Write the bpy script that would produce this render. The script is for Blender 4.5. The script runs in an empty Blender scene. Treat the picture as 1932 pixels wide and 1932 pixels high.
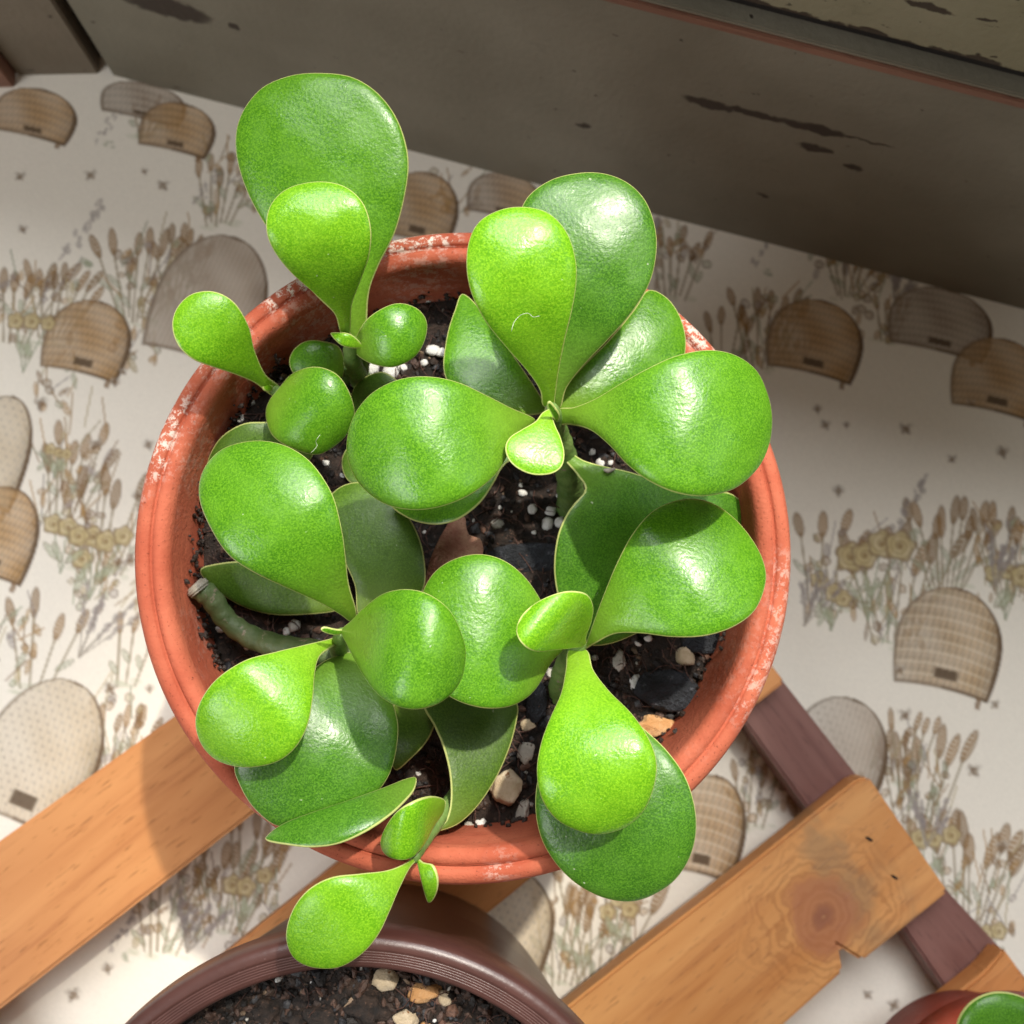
import bpy, bmesh, math, random
import numpy as np
from mathutils import Vector, Matrix, noise as mnoise
random.seed(7); RNG = np.random.default_rng(11)
sc = bpy.context.scene; COL = sc.collection
PI = math.pi

# ------------------------------------------------------------------ camera
W = 1932.0                       # the photograph's pixel frame used for measuring
FPX = 1.05 * W
NAD = (890.0, 1230.0)            # where the plumb line under the camera meets the picture
RIM_Z = 0.130                    # height of the big pot's rim over the table
CAM_Z = 0.330
_d = np.array([NAD[0] - W/2, -(NAD[1] - W/2), -FPX]); _d /= np.linalg.norm(_d)
_zc = -_d
_xw = np.array([1.0, 0, 0]) - _zc[0]*_zc; _xw /= np.linalg.norm(_xw)
_yw = np.cross(_zc, _xw)
ROT = np.array([_xw, _yw, _zc])  # camera vector -> world vector
def ray(px, py):
    px = np.asarray(px, float); py = np.asarray(py, float)
    v = np.stack([(px - W/2)/FPX, -(py - W/2)/FPX, -np.ones_like(px)], -1)
    return v @ ROT.T
_v = ray(880, 1028)
CAM = np.array([0, 0, CAM_Z]) - np.array([_v[0], _v[1], 0])*((RIM_Z - CAM_Z)/_v[2])
def at(px, py, z):
    v = ray(px, py); t = (np.asarray(z, float) - CAM[2])/v[..., 2]
    return CAM + v*t[..., None]
cam_d = bpy.data.cameras.new('camera'); cam = bpy.data.objects.new('camera', cam_d); COL.objects.link(cam)
M = Matrix([list(ROT[0])+[CAM[0]], list(ROT[1])+[CAM[1]], list(ROT[2])+[CAM[2]], [0, 0, 0, 1]])
cam.matrix_world = M
cam_d.sensor_width = 36; cam_d.lens = 36*1.05; cam_d.clip_start = .01; cam_d.clip_end = 50
cam_d.dof.use_dof = True; cam_d.dof.focus_distance = 0.182; cam_d.dof.aperture_fstop = 27
sc.camera = cam

# ------------------------------------------------------------------ light
sc.view_settings.view_transform = 'Standard'; sc.view_settings.look = 'None'
sc.view_settings.exposure = 0.0; sc.view_settings.gamma = 1.0
world = bpy.data.worlds.new('World'); sc.world = world; world.use_nodes = True
bg = world.node_tree.nodes['Background']; bg.inputs[0].default_value = (1.0, .82, .60, 1); bg.inputs[1].default_value = 0.16
def lamp(name, kind, loc, target, energy, color, **kw):
    d = bpy.data.lights.new(name, kind); d.energy = energy; d.color = color
    for k, v in kw.items(): setattr(d, k, v)
    o = bpy.data.objects.new(name, d); COL.objects.link(o); o.location = loc
    o.rotation_euler = (Vector(target) - Vector(loc)).to_track_quat('-Z', 'Y').to_euler()
    return o
_el, SUN_D = math.radians(62), 3.0
SUN_DIR = Vector((.46*math.cos(_el)/.98, .87*math.cos(_el)/.98, math.sin(_el)))
lamp('sunlight_through_window', 'SPOT', SUN_DIR*SUN_D + Vector((.009, -.004, .13)), (.009, -.004, .13), 480, (1, .93, .80),
     spot_size=math.radians(3.08), spot_blend=.2, shadow_soft_size=.045)
lamp('window_daylight', 'AREA', (.12, .57, .93), (0, 0, .1), 15.5, (.97, .98, 1), shape='RECTANGLE', size=.85, size_y=.62)
lamp('side_window_daylight', 'AREA', (-.72, -.42, .72), (-.05, -.05, .05), 5.2, (.97, .98, 1), shape='RECTANGLE', size=.45, size_y=.45)
lamp('far_window_daylight', 'AREA', (.95, -.05, .80), (0, 0, .1), 1.3, (.86, .95, 1), shape='RECTANGLE', size=.4, size_y=.4)

# ------------------------------------------------------------------ node helpers
def mat(name):
    m = bpy.data.materials.new(name); m.use_nodes = True
    nt = m.node_tree
    return m, nt, nt.nodes['Principled BSDF']
class NT:
    def __init__(s, nt): s.nt = nt
    def n(s, typ, **kw):
        x = s.nt.nodes.new(typ)
        for k, v in kw.items(): setattr(x, k, v)
        return x
    def put(s, sock, v):
        if isinstance(v, bpy.types.NodeSocket): s.nt.links.new(v, sock)
        elif isinstance(v, (tuple, list)) and len(v) == 3 and sock.type == 'RGBA': sock.default_value = (*v, 1)
        else: sock.default_value = v
    def math(s, op, a, b=0.0, c=0.0, clamp=False):
        x = s.n('ShaderNodeMath', operation=op, use_clamp=clamp)
        s.put(x.inputs[0], a); s.put(x.inputs[1], b); s.put(x.inputs[2], c); return x.outputs[0]
    def mix(s, f, a, b, mode='MIX'):
        x = s.n('ShaderNodeMix', data_type='RGBA', blend_type=mode)
        s.put(x.inputs[0], f); s.put(x.inputs[6], a); s.put(x.inputs[7], b); return x.outputs[2]
    def noise(s, vec, scale, detail=3, rough=.55, dist=0.0):
        x = s.n('ShaderNodeTexNoise'); s.put(x.inputs['Vector'], vec)
        x.inputs['Scale'].default_value = scale; x.inputs['Detail'].default_value = detail
        x.inputs['Roughness'].default_value = rough; x.inputs['Distortion'].default_value = dist
        return x.outputs['Fac']
    def ramp(s, v, lo, hi, a=0.0, b=1.0):
        x = s.n('ShaderNodeMapRange', interpolation_type='SMOOTHSTEP'); s.put(x.inputs[0], v)
        for i, q in enumerate((lo, hi, a, b)): x.inputs[i+1].default_value = q
        return x.outputs[0]
    def obj(s): return s.n('ShaderNodeTexCoord').outputs['Object']
    def scale(s, vec, k):
        x = s.n('ShaderNodeVectorMath', operation='MULTIPLY'); s.put(x.inputs[0], vec); x.inputs[1].default_value = k; return x.outputs[0]
    def attr(s, name, out='Fac'): return s.n('ShaderNodeAttribute', attribute_name=name).outputs[out]
    def sep(s, vec):
        x = s.n('ShaderNodeSeparateXYZ'); s.put(x.inputs[0], vec); return x.outputs
    def bump(s, h, strength, dist, prev=None):
        x = s.n('ShaderNodeBump'); s.put(x.inputs['Height'], h); x.inputs['Strength'].default_value = strength
        x.inputs['Distance'].default_value = dist
        if prev: s.nt.links.new(prev, x.inputs['Normal'])
        return x.outputs[0]

def leaf_material(name, dark, light, base, rough=.33, transl=.10):
    m, nt, p = mat(name); g = NT(nt); o = g.obj()
    sp = g.ramp(g.noise(o, 2900, 3, .7), .40, .64)
    big = g.ramp(g.noise(o, 130, 2), .35, .7)
    fine = g.ramp(g.noise(o, 5200, 1), .60, .72)
    c = g.mix(sp, dark, light)
    c = g.mix(g.math('MULTIPLY', big, .35), c, light)
    c = g.mix(g.math('MULTIPLY', fine, .45), c, tuple(min(1, q*1.7 + .02) for q in light))
    c = g.mix(g.math('MULTIPLY', g.ramp(g.attr('along'), .45, 0.0), .65), c, base)
    rimf = g.ramp(g.attr('margin'), .945, .975)
    c = g.mix(g.math('MULTIPLY', rimf, .9), c, (.58, .62, .22))
    blem = g.ramp(g.noise(o, 300, 5, .75), .70, .74)
    c = g.mix(g.math('MULTIPLY', blem, .5), c, tuple(q*.45 + .02 for q in dark))
    c = g.mix(g.math('MULTIPLY', g.ramp(g.noise(o, 900, 2), .75, .79), .55), c, (.62, .66, .50))
    g.put(p.inputs['Base Color'], c)
    g.put(p.inputs['Roughness'], g.ramp(g.noise(o, 260, 3), .3, .7, rough - .05, rough + .09))
    p.inputs['Specular IOR Level'].default_value = .47
    h = g.math('ADD', g.noise(o, 1500, 2, .5), g.math('MULTIPLY', g.noise(o, 260, 2), .9))
    nb = g.bump(h, .24, .0003)
    g.put(p.inputs['Normal'], nb)
    tr = g.n('ShaderNodeBsdfTranslucent'); g.put(tr.inputs[0], g.mix(.5, c, base)); g.put(tr.inputs['Normal'], nb)
    mx = g.n('ShaderNodeMixShader'); mx.inputs[0].default_value = transl
    nt.links.new(p.outputs[0], mx.inputs[1]); nt.links.new(tr.outputs[0], mx.inputs[2])
    nt.links.new(mx.outputs[0], nt.nodes['Material Output'].inputs[0])
    return m
LEAF = {
 'new':   leaf_material('young_leaf_skin', (.095, .300, .005), (.215, .480, .015), (.28, .47, .035), .29, .16),
 'mid':   leaf_material('leaf_skin', (.046, .172, .005), (.124, .320, .013), (.22, .37, .035), .31, .12),
 'old':   leaf_material('mature_leaf_skin', (.031, .122, .007), (.088, .238, .016), (.17, .30, .035), .33, .10),
 'olive': leaf_material('lower_leaf_skin', (.045, .105, .008), (.090, .180, .016), (.15, .22, .03), .42, .10),
}
def stem_material(name, a, b, bark):
    m, nt, p = mat(name); g = NT(nt); o = g.obj()
    c = g.mix(g.ramp(g.noise(o, 260, 4), .35, .7), a, b)
    c = g.mix(g.ramp(g.noise(o, 420, 5, .7), .60, .68), c, bark)
    g.put(p.inputs['Base Color'], c); p.inputs['Roughness'].default_value = .5
    g.put(p.inputs['Normal'], g.bump(g.noise(o, 900, 4), .5, .0006)); return m
STEM = stem_material('green_stem', (.10, .19, .04), (.17, .27, .07), (.26, .22, .15))
STEM_OLD = stem_material('old_stem', (.07, .12, .035), (.13, .17, .07), (.30, .25, .18))
CALLUS = stem_material('stem_callus', (.34, .31, .25), (.20, .19, .15), (.45, .42, .36))

def terracotta(name, a, b, salt=.5, rough=.75):
    m, nt, p = mat(name); g = NT(nt); o = g.obj(); s = g.sep(o)
    rad = g.math('SQRT', g.math('ADD', g.math('MULTIPLY', s[0], s[0]), g.math('MULTIPLY', s[1], s[1])))
    c = g.mix(g.ramp(g.noise(o, 90, 4), .3, .7), a, b)
    rings = g.noise(g.scale(o, (30, 30, 900)), 1.0, 2)
    c = g.mix(g.math('MULTIPLY', g.ramp(rings, .45, .7), .25), c, tuple(q*.62 for q in a))
    c = g.mix(g.math('MULTIPLY', g.ramp(g.noise(o, 1500, 3), .62, .72), .6), c, tuple(q*.35 for q in a))
    ang = g.math('ARCTAN2', s[1], s[0]); zone = g.ramp(g.noise(o, 34, 2), .55, .68, 0, .7)
    for (a0, wd, k) in ((100, 9, 1), (124, 7, 1.2), (141, 7, 1.0), (160, 10, .8), (-22, 12, .35), (45, 9, .9), (-8, 8, .3)):
        dd = g.math('DIVIDE', g.math('SUBTRACT', ang, math.radians(a0)), math.radians(wd))
        zone = g.math('MAXIMUM', zone, g.ramp(g.math('MULTIPLY', dd, dd), 1.3, .1, 0, k))
    spots = g.ramp(g.noise(o, 520, 7, .78), .495, .57)
    edge = g.ramp(rad, .0572, .0592)
    pits = g.ramp(g.noise(o, 1100, 4, .7), .655, .69)
    c = g.mix(g.math('MULTIPLY', pits, .75), c, tuple(q*.18 for q in a))
    smear = g.math('MULTIPLY', g.ramp(g.noise(g.scale(o, (60, 60, 200)), 1.0, 5, .7), .52, .70), g.ramp(s[2], -.004, -.016))
    c = g.mix(g.math('MULTIPLY', smear, .75), c, (.060, .030, .020))
    sm = g.math('MULTIPLY', g.math('MULTIPLY', zone, spots), g.math('MULTIPLY', g.math('ADD', edge, .22, clamp=True), salt))
    c = g.mix(sm, c, (.72, .62, .54))
    g.put(p.inputs['Base Color'], c); p.inputs['Roughness'].default_value = rough
    p.inputs['Specular IOR Level'].default_value = .35
    h = g.math('ADD', g.math('MULTIPLY', rings, .6), g.noise(o, 1300, 4))
    g.put(p.inputs['Normal'], g.bump(h, .45, .0004)); return m
TERRA = terracotta('terracotta_clay', (.385, .082, .040), (.49, .130, .068), 1.0, .85)
TERRA_RED = terracotta('red_clay', (.36, .055, .030), (.43, .080, .045), .3, .5)

def soil_material():
    m, nt, p = mat('potting_soil'); g = NT(nt); o = g.obj()
    c = g.mix(g.ramp(g.noise(o, 330, 5, .7), .35, .7), (.010, .007, .0055), (.050, .030, .021))
    c = g.mix(g.ramp(g.noise(o, 900, 4, .7), .58, .68), c, (.11, .062, .042))
    g.put(p.inputs['Base Color'], c); p.inputs['Roughness'].default_value = .75
    g.put(p.inputs['Normal'], g.bump(g.noise(o, 900, 5, .7), .9, .0012)); return m
SOIL = soil_material()
def crumb_material():
    m, nt, p = mat('soil_crumb'); g = NT(nt); o = g.obj()
    c = g.attr('Col', 'Color')
    c = g.mix(g.ramp(g.noise(o, 1400, 3), .4, .7), c, g.mix(1.0, c, (.45, .42, .40), 'MULTIPLY'))
    g.put(p.inputs['Base Color'], c); p.inputs['Roughness'].default_value = .6
    g.put(p.inputs['Normal'], g.bump(g.noise(o, 2200, 3), .6, .0004)); return m
CRUMB = crumb_material()
def stone_material(name, a, b, spot):
    m, nt, p = mat(name); g = NT(nt); o = g.obj()
    c = g.mix(g.ramp(g.noise(o, 300, 4), .35, .7), a, b)
    c = g.mix(g.ramp(g.noise(o, 520, 4, .6), .62, .70), c, spot)
    g.put(p.inputs['Base Color'], c); p.inputs['Roughness'].default_value = .8
    g.put(p.inputs['Normal'], g.bump(g.noise(o, 1500, 4), .6, .0005)); return m
PERLITE = stone_material('white_perlite', (.70, .69, .66), (.80, .79, .76), (.42, .39, .34))
TANSTONE = stone_material('tan_pumice', (.46, .36, .23), (.60, .50, .36), (.24, .10, .03))
GREYSTONE = stone_material('grey_pumice', (.42, .40, .35), (.58, .55, .48), (.12, .09, .07))
ORANGE = stone_material('orange_stone', (.50, .25, .09), (.62, .38, .19), (.10, .05, .025))
CHAR = stone_material('charcoal', (.012, .014, .018), (.035, .040, .050), (.095, .10, .115))
_b = CHAR.node_tree.nodes; _b['Bump'].inputs['Strength'].default_value = 1.0; _b['Bump'].inputs['Distance'].default_value = .0015
DRY = stone_material('dry_leaf', (.40, .16, .11), (.58, .33, .22), (.20, .07, .045))

_b = DRY.node_tree.nodes; _b['Bump'].inputs['Strength'].default_value = 1.0; _b['Bump'].inputs['Distance'].default_value = .0012
def wood_material(name, a, b, streak, ksc=1.0, knot=None):
    m, nt, p = mat(name); g = NT(nt); o = g.obj(); s = g.sep(o)
    vec = o
    if knot:
        kx, ky, kr = knot
        dx = g.math('SUBTRACT', s[0], kx); dy = g.math('SUBTRACT', s[1], ky)
        d = g.math('SQRT', g.math('ADD', g.math('MULTIPLY', g.math('MULTIPLY', dx, dx), .75), g.math('MULTIPLY', dy, dy)))
        d = g.math('ADD', d, g.math('MULTIPLY', g.math('SUBTRACT', g.noise(o, 75, 4), .5), .017))
    grain = g.noise(g.scale(o, (22*ksc, 330*ksc, 330*ksc)), 1.0, 4, .6, .6)
    wide = g.noise(g.scale(o, (9, 75, 75)), 1.0, 3, .5, 1.0)
    c = g.mix(g.ramp(wide, .3, .7), a, b)
    c = g.mix(g.math('MULTIPLY', g.ramp(grain, .5, .72), .55), c, streak)
    pores = g.ramp(g.noise(g.scale(o, (160, 1500, 1500)), 1.0, 2), .62, .70)
    c = g.mix(g.math('MULTIPLY', pores, .45), c, tuple(q*.45 for q in streak))
    if knot:
        wv = g.math('SINE', g.math('ADD', g.math('MULTIPLY', d, 2600.0), g.math('MULTIPLY', g.noise(o, 120, 3), 4.5)))
        near = g.ramp(d, kr*2.3, kr*1.0)
        c = g.mix(g.math('MULTIPLY', g.math('MULTIPLY', g.ramp(wv, -.3, 1.0), near), .42), c, tuple(q*.72 for q in streak))
        stain = g.math('MULTIPLY', g.ramp(g.math('ABSOLUTE', g.math('SUBTRACT', dx, kr*1.1)), kr*1.3, kr*.3), g.ramp(g.noise(o, 75, 3), .42, .62))
        c = g.mix(g.math('MULTIPLY', stain, .45), c, (.20, .15, .09))
        c = g.mix(g.math('MULTIPLY', g.ramp(d, kr*1.12, kr*.72), .72), c, g.mix(g.ramp(wv, -.5, 1.0), (.33, .115, .055), (.41, .165, .080)))
        c = g.mix(g.ramp(d, kr*.40, kr*.15, 0, .6), c, (.20, .07, .045))
        c = g.mix(g.ramp(d, .0011, .0003, 0, .6), c, (.62, .36, .16))
    g.put(p.inputs['Base Color'], c); p.inputs['Roughness'].default_value = .5
    p.inputs['Specular IOR Level'].default_value = .4
    g.put(p.inputs['Normal'], g.bump(g.math('ADD', grain, pores), .3, .0003)); return m
WALNUT = wood_material('dark_walnut', (.165, .070, .058), (.235, .115, .095), (.095, .038, .032), 1.6)
SLATW = wood_material('honey_wood', (.49, .195, .058), (.60, .270, .092), (.36, .120, .032))

def plain(name, c, rough, spec=.5, bumpk=0.0, sc_=800):
    m, nt, p = mat(name); g = NT(nt); o = g.obj()
    cc = g.mix(g.ramp(g.noise(o, 140, 3), .3, .7), c, tuple(q*.8 for q in c))
    dust = g.ramp(g.noise(o, 1600, 3), .66, .74)
    cc = g.mix(g.math('MULTIPLY', dust, .35), cc, tuple(min(1, q*2 + .08) for q in c))
    g.put(p.inputs['Base Color'], cc); p.inputs['Roughness'].default_value = rough
    p.inputs['Specular IOR Level'].default_value = spec
    if bumpk: g.put(p.inputs['Normal'], g.bump(g.noise(o, sc_, 3), bumpk, .0003))
    return m
BROWNP = plain('brown_plastic', (.085, .036, .030), .34, .5, .15)
LINT = plain('white_lint', (.60, .64, .50), .8)

def paint_material(name, base, alt, chips):
    """chalky paint on board, worn through to dark wood; chips: (x, z, half length, half height)"""
    m, nt, p = mat(name); g = NT(nt); o = g.obj()
    c = g.mix(g.ramp(g.noise(o, 22, 4), .3, .7), base, alt)
    c = g.mix(g.math('MULTIPLY', g.ramp(g.noise(g.scale(o, (60, 60, 160)), 1.0, 5, .7), .58, .75), .35), c, tuple(q*.6 for q in base))
    warp = g.n('ShaderNodeVectorMath', operation='MULTIPLY_ADD')
    nn = g.n('ShaderNodeTexNoise'); g.put(nn.inputs['Vector'], o); nn.inputs['Scale'].default_value = 260; nn.inputs['Detail'].default_value = 4
    g.put(warp.inputs[0], nn.outputs['Color']); warp.inputs[1].default_value = (.006, .006, .004); g.put(warp.inputs[2], o)
    sub = g.n('ShaderNodeVectorMath', operation='SUBTRACT'); g.put(sub.inputs[0], warp.outputs[0]); sub.inputs[1].default_value = (.003, .003, .002)
    s = g.sep(sub.outputs[0]); acc = None
    for (x, z, a, b) in chips:
        ex = g.math('DIVIDE', g.math('SUBTRACT', s[0], x), a); ez = g.math('DIVIDE', g.math('SUBTRACT', s[2], z), b)
        e = g.math('ADD', g.math('MULTIPLY', ex, ex), g.math('MULTIPLY', ez, ez))
        k = g.ramp(e, 1.15, .55)
        acc = k if acc is None else g.math('MAXIMUM', acc, k)
    rnd = g.math('MAXIMUM', g.ramp(g.noise(g.scale(o, (70, 70, 190)), 1.0, 5, .65), .675, .72), g.ramp(g.noise(g.scale(o, (260, 260, 420)), 1.0, 3, .6), .69, .73))
    acc = g.math('MAXIMUM', acc, rnd) if acc is not None else rnd
    c = g.mix(g.math('MULTIPLY', acc, .92), c, (.030, .020, .015))
    g.put(p.inputs['Base Color'], c); p.inputs['Roughness'].default_value = .7
    p.inputs['Specular IOR Level'].default_value = .3
    hb = g.math('SUBTRACT', g.noise(o, 500, 4), g.math('MULTIPLY', acc, 1.2))
    g.put(p.inputs['Normal'], g.bump(hb, .4, .0006)); return m

# ------------------------------------------------------------------ object helpers
def link(name, me, m=None, parent=None, loc=(0, 0, 0), smooth=True):
    """me holds world coordinates; its origin is moved to loc"""
    o = bpy.data.objects.new(name, me); COL.objects.link(o)
    me.transform(Matrix.Translation(-Vector(loc)))
    o.location = Vector(loc)
    if parent: o.parent = parent; o.location = Vector(loc) - parent_world(parent)
    if m: me.materials.append(m)
    if smooth: me.polygons.foreach_set('use_smooth', [True]*len(me.polygons))
    return o
def parent_world(o):
    v = Vector(o.location)
    while o.parent: o = o.parent; v += o.location
    return v
def tag(o, label=None, cat=None, group=None, kind=None):
    for k, v in (('label', label), ('category', cat), ('group', group), ('kind', kind)):
        if v: o[k] = v
    return o
def empty(name, loc, label, cat, group=None):
    o = bpy.data.objects.new(name, None); COL.objects.link(o); o.location = loc
    o.empty_display_size = .02
    return tag(o, label, cat, group)
def mesh(name, v, f):
    me = bpy.data.meshes.new(name); me.from_pydata([tuple(map(float, q)) for q in v], [], f); me.update(); return me
def lathe(name, prof, n=128, wob=0.0, cx=0, cy=0):
    v, f = [], []; k = len(prof)
    for i in range(n):
        a = 2*PI*i/n; w = 1 + wob*(math.sin(2*a + .7) + .5*math.sin(5*a))
        for (r, z) in prof: v.append((cx + r*w*math.cos(a), cy + r*w*math.sin(a), z))
    for i in range(n):
        j = (i+1) % n
        for q in range(k-1): f.append((i*k+q, j*k+q, j*k+q+1, i*k+q+1))
    return mesh(name, v, f)
def tube(pts, rads, n=12, cap=True):
    """tapered tube through world points"""
    pts = [Vector(p) for p in pts]; v, f = [], []
    up = Vector((.3, .2, .93))
    for i, p in enumerate(pts):
        t = (pts[min(i+1, len(pts)-1)] - pts[max(i-1, 0)]).normalized()
        a = t.cross(up)
        if a.length < 1e-4: a = t.cross(Vector((1, 0, 0)))
        a.normalize(); b = t.cross(a)
        for k in range(n):
            q = 2*PI*k/n; v.append(p + (a*math.cos(q) + b*math.sin(q))*rads[i])
    for i in range(len(pts)-1):
        for k in range(n):
            l = (k+1) % n; f.append((i*n+k, i*n+l, (i+1)*n+l, (i+1)*n+k))
    if cap:
        f.append(tuple(range(n))[::-1]); f.append(tuple((len(pts)-1)*n + k for k in range(n)))
    return v, f
def catmull(P, n, closed=False):
    P = np.asarray(P, float); k = len(P); out = []
    segs = k if closed else k-1
    for i in range(segs):
        g = lambda j: P[j % k] if closed else P[min(max(j, 0), k-1)]
        p0, p1, p2, p3 = g(i-1), g(i), g(i+1), g(i+2)
        t = np.linspace(0, 1, n, endpoint=False)[:, None]
        out.append(.5*((2*p1) + (p2-p0)*t + (2*p0-5*p1+4*p2-p3)*t**2 + (3*p1-p0-3*p2+p3)*t**3))
    if not closed: out.append(P[-1:])
    return np.concatenate(out)
def resample(C, n):
    D = np.r_[0, np.cumsum(np.linalg.norm(np.diff(np.r_[C, C[:1]], axis=0), axis=1))]
    t = np.linspace(0, D[-1], n, endpoint=False); CC = np.r_[C, C[:1]]
    return np.stack([np.interp(t, D, CC[:, i]) for i in range(2)], 1)

# ------------------------------------------------------------------ the table, its cloth, the wall behind
PXM = FPX/CAM_Z                                                     # picture pixels per metre on the table
def q2w(qx, qy): return CAM[0] + (np.asarray(qx) - NAD[0])/PXM, CAM[1] - (np.asarray(qy) - NAD[1])/PXM
def p2q(px, py):
    P = at(px, py, 0.0); return (P[0]-CAM[0])*PXM + NAD[0], NAD[1] - (P[1]-CAM[1])*PXM
STEP = 3.0
qx = np.r_[[-2600, -1400, -700, -350], np.arange(-120, 2040, STEP), [2300, 2700, 3400, 4600]]
qy = np.r_[[-900, -500, -200], np.arange(40, 2040, STEP), [2300, 2700, 3400, 4600]]
NX, NY = len(qx), len(qy)
GX, GY = np.meshgrid(qx, qy)
COLR = np.empty((NY, NX, 3)); COLR[:] = (.84, .795, .70)
def nz(x, y, s, seed=0):
    """cheap smooth value noise"""
    x = x/s + seed*17.3; y = y/s + seed*9.1
    return (np.sin(x*1.7 + 1.3*np.sin(y*1.1)) + np.sin(y*1.9 + 1.7*np.sin(x*.9 + 2)) + np.sin((x+y)*1.3 + 4))/6 + .5
def sub(cx, cy, r):
    i0, i1 = np.searchsorted(qx, [cx-r, cx+r]); j0, j1 = np.searchsorted(qy, [cy-r, cy+r])
    return slice(j0, j1), slice(i0, i1)
def blend(sl, a, c):
    a = np.clip(a, 0, 1)[..., None]; COLR[sl] = COLR[sl]*(1-a) + np.asarray(c)*a
def sstep(x, a, b): t = np.clip((x-a)/(b-a), 0, 1); return t*t*(3-2*t)
ANG = math.radians(13)
def local(cx, cy, r, ang):
    sl = sub(cx, cy, r); X = GX[sl]-cx; Y = GY[sl]-cy; c, s = math.cos(ang), math.sin(ang)
    return sl, X*c + Y*s, -(-X*s + Y*c)                             # u to the right, v up in the print
INK = np.array((.13, .085, .05)); GOLD = np.array((.38, .22, .07)); BROWN = np.array((.21, .115, .045))
OCHRE = np.array((.56, .46, .25)); SAGE = np.array((.40, .44, .30)); LAV = np.array((.32, .28, .27)); GREYB = np.array((.33, .28, .22))
def hive(px, py, w, h, ca, cb, weave, ang=ANG, door=True):
    cx, cy = p2q(px, py); sl, u, v = local(cx, cy, max(w, h)*.9, ang)
    t = (v + h/2)/h; hw = np.where(t < .42, 1 - .10*(1 - t/.42)**2*np.sign(.42-t), np.sqrt(np.clip(1 - ((t-.42)/.58)**2, 0, 1)))*w/2
    t2 = t + .05*np.clip(1-(2*u/w)**2, -1, 1)*-1
    d = np.minimum(hw - np.abs(u), np.minimum((t2+.05)*h, (1-t)*h))
    ins = sstep(d, -2, 2)
    lam = np.clip(.5 + u/w + .25*(nz(u, v, 40, 3)-.5), 0, 1)[..., None]
    c = np.asarray(ca)*(1-lam) + np.asarray(cb)*lam
    row = v + 14*(1-(2*u/w)**2)*-1
    if weave == 'rows':
        k = .5 + .5*np.sin(row*2*PI/15); col = .5 + .5*np.sin(u*2*PI/11 + np.floor(row/15)*2.2)
        c = c*(1 - .30*(k**3)[..., None])*(1 - .16*(col**2)[..., None])
    elif weave == 'grid':
        k = .5 + .5*np.sin(row*2*PI/22); col = .5 + .5*np.sin(u*2*PI/13)
        k2 = sstep(k, .75, 1); c = c*(1 - .28*(col**2)[..., None])*(1 - .15*k2[..., None])
        lt = sstep(.5 + .5*np.sin(row*2*PI/22 + 2.4), .86, 1)[..., None]; c = c*(1-lt*.6) + np.array((.72, .62, .46))*lt*.6
    else:
        ph = np.floor(row/13); a = .5 + .5*np.sin(u*2*PI/17 + ph*2.4 + row*.08); b = .5 + .5*np.sin(row*2*PI/13)
        k = sstep(a*b, .45, .85)[..., None]; c = c*(1-k*.75) + np.asarray(GREYB)*1.2*k*.75
    sh = sstep(u, w*.22, w*.5)[..., None]; c = c*(1 - .35*sh)
    a = (ins*(.70 + .25*nz(u, v, 26, 8) + .10*np.sin(u*1.3 + v*.7)))[..., None]; COLR[sl] = COLR[sl]*(1-a) + c*a
    blend(sl, .85*sstep(np.abs(d-2), 5.5, 1.2)*(.70 + .30*(u > 0)) + .8*ins*sstep(u, w*.40, w*.46)*sstep(d, 14, 4), INK*1.1)
    if door: blend(sl, sstep(np.maximum(np.abs(u-.02*w)/(.11*w), np.abs(v + h*.36)/(.05*h)), 1.15, .85)*.9, INK*.8)
    blend(sl, sstep(np.maximum(np.abs(u-.36*w)/5, np.abs(v + h*.57)/(.055*h)), 1.2, .8)*.8, BROWN)   # the foot
def ell(px, py, a, b, ang, c, al=.85, ring=0.0, q=False):
    cx, cy = (px, py) if q else p2q(px, py); sl, u, v = local(cx, cy, max(a, b)*1.5 + 4, ang)
    e = np.sqrt((u/a)**2 + (v/b)**2); k = sstep(e, 1 + 1.6/min(a, b), 1 - 1.6/min(a, b))
    tex = .72 + .28*np.sin(v*1.15 + np.abs(u)*.9)
    blend(sl, k*al*tex, c)
    if ring: blend(sl, sstep(np.abs(e-.92), .20, .05)*ring, INK*1.4)
def line(p, q_, w, c, al=.75):
    p = np.array(p, float); q_ = np.array(q_, float); m = (p+q_)/2; L = np.linalg.norm(q_-p)
    sl = sub(m[0], m[1], L/2 + 6); X = GX[sl]-p[0]; Y = GY[sl]-p[1]; d = (q_-p)/max(L, 1e-6)
    t = np.clip(X*d[0] + Y*d[1], 0, L); dist = np.hypot(X - d[0]*t, Y - d[1]*t)
    blend(sl, sstep(dist, w, w*.4)*al, c)
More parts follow.
